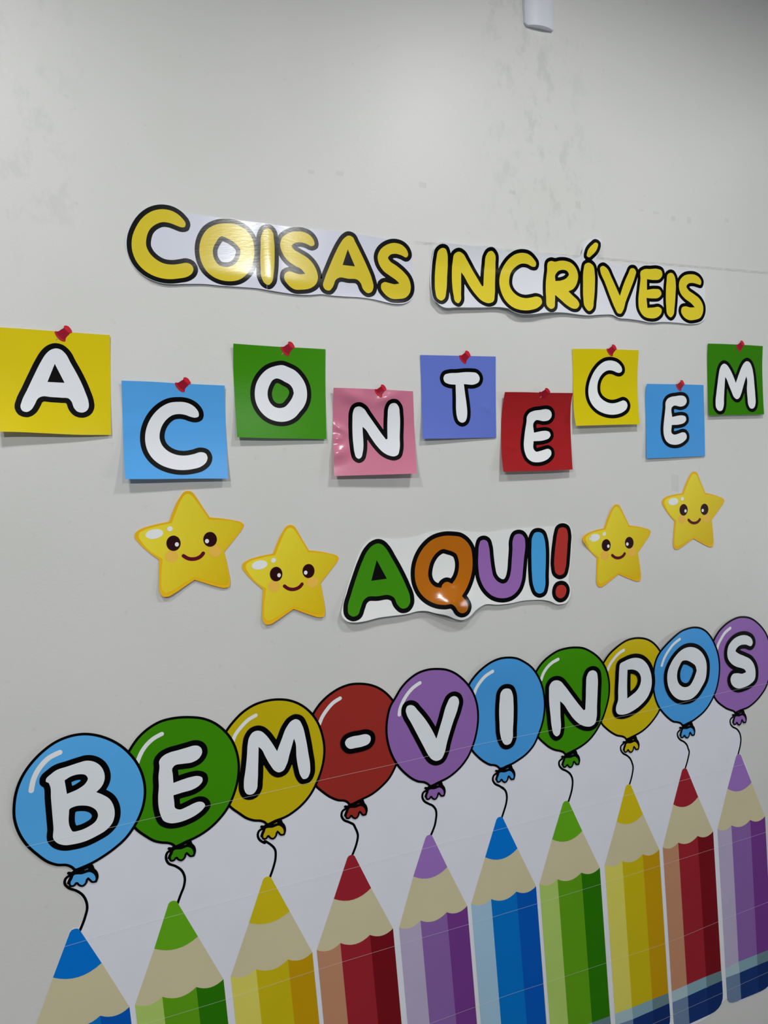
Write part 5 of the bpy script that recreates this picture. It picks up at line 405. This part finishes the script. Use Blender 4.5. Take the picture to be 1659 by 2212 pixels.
# ------------------------------------------------------------------ cable raceway
rw = DATA['raceway']
RW = plain('raceway_plastic', (214, 217, 226), .35, 1.25)
a0, b0 = rw[0]; a1, b1 = rw[1]
r = thing('cable_raceway', 'white plastic cable raceway coming down the wall from the ceiling, rounded lower end', 'cable raceway', (a0, b0))
def raceway(name, x0, x1, d, side, ztop, drop, mat):
    n = 16; prof = []
    for i in range(n + 1):
        t = i / n; prof.append((x0 + (x1 - x0) * t, side + (d - side) * math.sin(math.pi * t) ** .8))
    V = []; F = []
    rc = 5.0
    for lev in range(7):
        for i, (x, h) in enumerate(prof):
            t = i / n; zb = b0 + (b1 - b0) * t
            if lev == 6: z = ztop; xx = x
            else:
                f = lev / 5; e = min(x - x0, x1 - x)
                z = zb + (rc - math.sqrt(max(0, rc*rc - max(0, rc - e)**2))) * (1 if True else 0) + f * 3; xx = x
            V.append(((xx - a0)/1000, -h/1000, (z - b0)/1000))
    m = n + 1
    for lev in range(6):
        for i in range(n):
            F.append((lev*m+i, lev*m+i+1, (lev+1)*m+i+1, (lev+1)*m+i))
    k = len(V)
    for lev in (0, 6):
        for i in range(m): V.append((V[lev*m+i][0], 0, V[lev*m+i][2]))
    for i in range(n):
        F.append((k+i, k+i+1, i+1, i)); 
    for lev, s in ((0, k), (6, k+m)): pass
    # flanks down to the wall
    s = len(V)
    for lev in range(7): V.append((V[lev*m][0], 0, V[lev*m][2]))
    for lev in range(6): F.append((s+lev, lev*m, (lev+1)*m, s+lev+1))
    s = len(V)
    for lev in range(7): V.append((V[lev*m+n][0], 0, V[lev*m+n][2]))
    for lev in range(6): F.append((lev*m+n, s+lev, s+lev+1, (lev+1)*m+n))
    me = bpy.data.meshes.new(name); me.from_pydata(V, [], F); me.materials.append(mat)
    o = bpy.data.objects.new(name, me); C.objects.link(o); o.parent = r
    return o
raceway('cover', a0, a1, 15, 5, (CEIL - CAM_Z) * 1000, 0, RW)
# the base strip stuck to the wall behind the cover
sheet('base_strip', [np.array([(a0-1.5, b0+6), (a1+1.5, b1+6), (a1+1.5, 1398), (a0-1.5, 1398)])], RW, r, dict(base=2.5), 0, 0, 2.0)

# ------------------------------------------------------------------ lettering cut-outs
NBLACK = ink((3, 3, 4), 1.0, .34, .05, .12)
GBLACK = ink((4, 4, 5), 1.0, .18, .05, .22)

WHITE = ink((203, 206, 219), 1.32, .18)
def letters(root, D, t, cols, k, S, lat):
    fl = []
    for n, (ch, lps) in enumerate(D['letters']):
        L = loops_of(lps, 3.5)
        out = grow(L, t, small=200 if ch == 'A' else 2)
        o = sheet('letter', out, GBLACK, root, S, 1, lat, label='black outlined letter %s' % ch if ch not in '!-' else ('black outlined exclamation mark' if ch == '!' else 'black outlined hyphen'))
        sheet('letter_fill', L, ink(cols[n], k, .18), o, S, 2, lat)
        fl.append(out)
    return fl
def paper_union(D, fl, pad=0.8, res=2.0):
    P = [spline(parse(D['paper']), 6)]
    X, Y = grid(P + sum(fl, []), 4, res)
    F = sdf(P, X, Y)
    for o in fl: F = np.minimum(F, sdf([q[::3] for q in o], X, Y) - pad)
    return contour(F, X, Y, 0)
def cutout(key, label, cols, t, k, mat, fold=None):
    D = DATA[key]; S = D['S']
    root = thing('lettering_cutout', label, 'wall lettering', D['org'])
    fl = letters(root, D, t, cols, k, S, 8)
    sheet('paper_backing', paper_union(D, fl), mat, root, S, 0, 8, .35)
    if fold:
        (a, c), (d, e) = fold
        q = np.array([(a + (d-a)*i/20, c + (e-c)*i/20) for i in range(21)])
        sheet('paper_seam', [np.concatenate([q - (.35, 0), (q + (.35, 0))[::-1]])], seam_mat(), root, S, 3, 0)
    return root
Y_ = (201, 181, 42)
cutout('coisas', 'long white cut-out reading COISAS in yellow black-outlined letters, with a bright glare on its O', [Y_]*6, 9.2, 1.38, WHITE, DATA['coisas']['fold'])
cutout('incr', 'long white cut-out reading INCRÍVEIS in yellow letters, its upper edge on the pencilled line', [(205, 187, 46)]*9, 8.6, 1.45, ink((205, 208, 221), 1.42, .18))
cutout('aqui', 'white cut-out reading AQUI! in green, orange, purple, blue and red letters between the stars',
       [(53, 122, 8), (160, 90, 12), (131, 91, 156), (62, 142, 198), (157, 46, 40)], 10.3, 1.6, ink((200, 204, 216), 1.62, .18))

# ------------------------------------------------------------------ the nine square notes spelling ACONTECEM
NL = [('A', 'yellow', (193, 175, 13), 'cut by the left edge of the photo'), ('C', 'blue', (74, 146, 207), 'below the start of COISAS'),
      ('O', 'green', (52, 122, 8), 'below the end of COISAS'), ('N', 'pink', (180, 106, 130), 'creased along its left edge'),
      ('T', 'violet-blue', (87, 104, 180), 'between the pink and the dark red notes'), ('E', 'dark red', (140, 28, 31), 'curling at its top and bottom'),
      ('C', 'yellow', (184, 168, 13), 'right of the dark red note'), ('E', 'blue', (63, 134, 196), 'right of the yellow C note'), ('M', 'green', (44, 109, 4), 'last of the row on the right')]
PINB = ink((132, 14, 34), 1.5); PINC = ink((180, 32, 48), 1.5); PINF = ink((160, 28, 42), 1.5); PINN = ink((140, 145, 125), 1.5)
for n, (ch, cn, col, where) in enumerate(NL):
    D = DATA['notes'][n]; S = D['S']; k = 1.5 if n < 5 else 1.56
    root = thing('letter_note', 'square %s note with white letter %s, %s' % (cn, ch, where), 'paper note', D['org'], 'square letter notes in the zigzag row')
    lat = 5 if n == 3 else 9
    L = loops_of(D['q'], 3.5)
    o = sheet('letter', grow(L, D['t']), NBLACK, root, S, 1, lat, label='black outlined letter %s' % ch)
    sheet('letter_fill', L, ink((201, 204, 217), k, .3), o, S, 2, lat)
    pb = loops_of([D['pin']['body']], 2)
    sheet('paper', loops_of([D['poly']], 8), ink(col, k, .2 if n == 3 else .3, .05, .75 if n == 3 else .16), root, S, 0, lat, .35)
    pn = sheet('pushpin_print', pb, PINB, root, S, 1, lat, .3, label='printed red push pin')
    sheet('pin_cap', loops_of([D['pin']['cap']], 2), PINC, pn, S, 2, 0)
    if n != 5: sheet('pin_flange', loops_of([D['pin']['flange']], 2), PINF, pn, S, 2, 0)
    if n in (0, 1, 2, 5, 6): sheet('pin_needle', loops_of([D['pin']['needle']], 2), PINN, pn, S, 2, 0)

# ------------------------------------------------------------------ smiling stars
SM = star_mat(); SB = ink((207, 160, 20), 1.5, .42); EYE = ink((44, 8, 12), 1.1, .45); CHK = ink((208, 166, 68), 1.5, .45); MTH = ink((84, 6, 28), 1.4, .45); SHN = ink((212, 217, 230), 1.4, .45)
SL = ['large smiling yellow star, furthest left of the four, below the blue C note', 'smiling yellow star beside the green A of AQUI!',
      'smiling yellow star right of the red exclamation mark, its left tip creased', 'smallest smiling yellow star, highest on the right, below the blue E note']
for n in range(4):
    D = DATA['stars'][n]; S = D['S']
    root = thing('star_cutout', SL[n], 'star', D['org'], 'smiling star cut-outs')
    sheet('star_border', loops_of([D['outer']], 4), SB, root, S, 0, 9, .35, label='orange border')
    sheet('star_face', loops_of([D['inner']], 4), SM, root, S, 1, 9)
    for nm, pts in D['ell']:
        if nm in ('eye_glint',): continue
        ob = sheet(nm, loops_of([pts], 2), {'shine': SHN, 'cheek': CHK, 'eye': EYE}[nm], root, S, 3 if nm == 'eye' else 2, 0)
        if nm == 'eye':
            gl = [q for m, q in D['ell'] if m == 'eye_glint']
            idx = len([c for c in root.children if c.name.startswith('eye')]) - 1
            sheet('eye_glint', loops_of([gl[idx]], 2), SHN, ob, S, 4, 0)
    F, X, Y = stroke([parse(D['mouth'])], D['mr'])
    sheet('mouth', contour(F, X, Y), MTH, root, S, 3, 0)

# ------------------------------------------------------------------ the big balloon and pencil banner
B = DATA['banner']; S = B['S']
root = thing('balloon_pencil_banner', 'large white paper banner of BEM-VINDOS balloons tied to coloured pencils, pasted low on the wall', 'banner', B['org'])
BW = ink((175, 177, 191), 1.98, .42)
sheet('backing_sheet', loops_of([B['back']], 10), BW, root, S, 0, 13, .3, label='white backing paper')
KB = 1.8
BC = {'blue': (69, 140, 197), 'green': (47, 112, 4), 'yellow': (159, 143, 11), 'red': (125, 36, 30), 'purple': (117, 83, 142), 'sky blue': (56, 124, 180)}
order = {0: 7, 1: 6, 2: 5, 3: 2, 4: 6, 5: 5, 6: 4, 7: 2, 8: 4, 9: 3}
LET = 9
for n, bd in enumerate(B['balloons']):
    lay = order[n]
    body = loops_of([bd['body']], 5)
    kk = KB * (1.0 + .02 * max(0, n - 3))
    col = BC[bd['col']]
    ob = sheet('balloon', body, BLACK, root, S, lay, 13, label='%s balloon with the %s' % (bd['col'], 'hyphen' if bd['ch'] == '-' else 'letter ' + bd['ch']))
    sheet('balloon_skin', shrink(body, 5.3, 2.0), ink(col, kk, .42), ob, S, lay + .5, 13)
    F, X, Y = stroke([parse(bd['shine'])], bd['sr'])
    sk = shrink(body, 4.9, 3.0)
    others = [spline(parse(B['balloons'][m]['body']), 8) for m in ({1: [0], 2: [1], 3: [2, 4], 5: [4], 6: [5], 7: [6, 8], 9: [8]}.get(n, []))]
    for q in others: F = np.maximum(F, -sdf([q], X, Y))
    sheet('shine', contour(F, X, Y), ink((190, 193, 205), 1.75, .42), ob, S, lay + .7, 0)
    L = loops_of(bd['q'], 4)
    lo = sheet('letter_outline', grow(L, 11.2, 1.6), BLACK, ob, S, LET, 13)
    sheet('letter_fill', L, ink((184, 188, 200), 1.8, .42), ob, S, LET + 1, 13, label='white letter' if bd['ch'] != '-' else 'white hyphen')
    # knot with its flared skirt and wrapped string
    F, X, Y = stroke([parse(q) for q in bd['ties']], bd['tr'])
    sk = loops_of([bd['skirt']], 1.5)
    X, Y = grid(sk + [np.stack([X.ravel()[[0, -1]], Y.ravel()[[0, -1]]], 1)], 6, .9)
    F = sdf(sk, X, Y) - 4.1
    for q, rr in zip(bd['ties'], bd['tr']):
        lp = spline(parse(q), 2, False)
        for (a, b), (c, d) in zip(lp[:-1], lp[1:]):
            ex, ey = c-a, d-b; l2 = ex*ex + ey*ey + 1e-9
            t = np.clip(((X-a)*ex + (Y-b)*ey) / l2, 0, 1); F = np.minimum(F, np.hypot(X-a-t*ex, Y-b-t*ey) - rr)
    kb = sheet('knot', contour(F, X, Y), BLACK, ob, S, 10, 0)
    sheet('knot_neck', loops_of([bd['loop']], 2), ink(col, kk, .42), ob, S, 9.4, 0)
    sheet('knot_skirt', sk, ink(col, kk, .42), ob, S, 10.6, 0)
    F, X, Y = stroke([parse(bd['string'])], 2.6 if n < 3 else 2.7 if n < 7 else 2.4)
    sheet('string', contour(F, X, Y), BLACK, ob, S, 1.2, 0)
# pencils
PC = {'blue': ((2, 94, 172), (131, 160, 180), (2, 92, 162), (2, 70, 150)), 'green': ((80, 138, 20), (141, 166, 86), (76, 128, 16), (32, 94, 2)),
      'yellow': ((168, 152, 18), (178, 172, 78), (163, 148, 15), (158, 122, 6)), 'red': ((127, 28, 38), (156, 112, 86), (125, 28, 37), (96, 12, 21)),
      'purple': ((126, 93, 156), (148, 140, 164), (110, 80, 136), (92, 46, 112))}
WOOD = (166, 159, 130)
def arc(p, q, sag, k=9):
    """scallop from p to q bulging towards the pencil's foot"""
    p, q = np.array(p), np.array(q); m = (p + q) / 2 + np.array([sag[0], sag[1]]) * 2
    return [tuple((1-t)**2*p + 2*t*(1-t)*m + t*t*q) for t in np.linspace(0, 1, k)]
dn = np.array(B['dn']); dn = dn / np.linalg.norm(dn)
for n, pd in enumerate(B['pencils']):
    cols = PC[pd['col']]; P = [np.array(p) for p in pd['p']]
    apex, bL, bR, low, L_, d1, d2, R_ = P
    T4 = [np.array(p) for p in pd['light']]; K4 = [np.array(p) for p in pd['dark']]; end = pd['end']
    top = [L_, d1, d2, R_]
    # silhouette: rounded foot
    ax = (L_ - bL); 
    wL = K4[0]; wR = K4[3]; foot = end
    w = np.linalg.norm(wR - wL); ux = (wR - wL) / w; ci = 26.0
    fL, fR = wL + dn * foot, wR + dn * foot
    footp = [wR, fR - dn*44]
    for t in np.linspace(0, 1, 6)[1:]:
        footp.append((1-t)**2*(fR - dn*44) + 2*t*(1-t)*fR + t*t*(fR - ux*50))
    for t in np.linspace(0, 1, 6):
        footp.append((1-t)**2*(fL + ux*ci*1.3) + 2*t*(1-t)*fL + t*t*(fL - dn*ci))
    footp.append(wL)
    tipc = bL + (bR - bL) * .5
    rr = np.linalg.norm(bR - bL) * .10
    tw = (bR - bL) / np.linalg.norm(bR - bL)
    aL = apex - tw * rr + dn * 5; aR = apex + tw * rr + dn * 5
    cone = [L_, bL, aL, apex - tw * rr * .6 + dn * .5, apex, apex + tw * rr * .6 + dn * .5, aR, bR, R_]
    sil = np.array([tuple(x) for x in ([R_] + footp + [L_, bL, aL, apex - tw*rr*.6 + dn*1.2, apex, apex + tw*rr*.6 + dn*1.2, aR, bR])])
    pen = sheet('pencil', [sil[::-1]], ink(WOOD, 1.85, .45), root, S, 1.5, 13, label='%s pencil tied to the balloon with the %s' % (pd['col'], ('hyphen' if B['balloons'][n]['ch'] == '-' else 'letter ' + B['balloons'][n]['ch'])))
    cx = (bR - bL) / np.linalg.norm(bR - bL); dd = low - bL; dist = abs(cx[0]*dd[1] - cx[1]*dd[0])
    ba = arc(bL, bR, dn * dist * .97)
    lead = ba + [tuple(aR), tuple(apex + tw*rr*.6 + dn*1.2), tuple(apex), tuple(apex - tw*rr*.6 + dn*1.2), tuple(aL)]
    sheet('lead_tip', [np.array(lead)], ink(cols[0], KB, .42), pen, S, 2.2, 13)
    for i in range(3):
        p, q = top[i], top[i+1]; ln = np.linalg.norm(q - p)
        a = arc(p, q, dn * ln * .17)
        sheet(('light_facet', 'middle_facet', 'dark_facet')[i], [np.array(a + [tuple(T4[i+1]), tuple(T4[i])])[::-1]], ink(cols[i+1], KB, .42), pen, S, 2.2, 13)
        sheet('ferrule_band', [np.array([T4[i], T4[i+1], K4[i+1], K4[i]])[::-1]], ink(((136, 158, 165), (106, 136, 147), (82, 107, 113))[i], KB, .42), pen, S, 2.3, 13)
    # foot in three facets, clipped by the rounded corners
    X, Y = grid([np.array(footp)], 3, 1.6)
    FF = sdf([np.array(footp)], X, Y)
    for i in range(3):
        a, b = K4[i], K4[i+1]; q = np.array([a, b, b + dn*(foot+20), a + dn*(foot+20)])
        if i == 0: q[0] -= ux*3; q[3] -= ux*3
        if i == 2: q[1] += ux*3; q[2] += ux*3
        sheet('foot_facet', contour(np.maximum(FF, sdf([q], X, Y)), X, Y), ink(((88, 106, 132), (17, 42, 92), (12, 36, 84))[i], KB, .42), pen, S, 2.3, 13)
SMT = seam_mat()
for s in B['seams']:
    lp = spline(parse(s), 12, False)
    t = np.gradient(lp, axis=0); t /= np.linalg.norm(t, axis=1)[:, None]; nn = np.stack([-t[:, 1], t[:, 0]], 1) * .5
    sheet('paper_seam', [np.concatenate([lp + nn, (lp - nn)[::-1]])], SMT, root, S, 12, 0)
for o in bpy.data.objects:
    if '_org' in o: del o['_org']
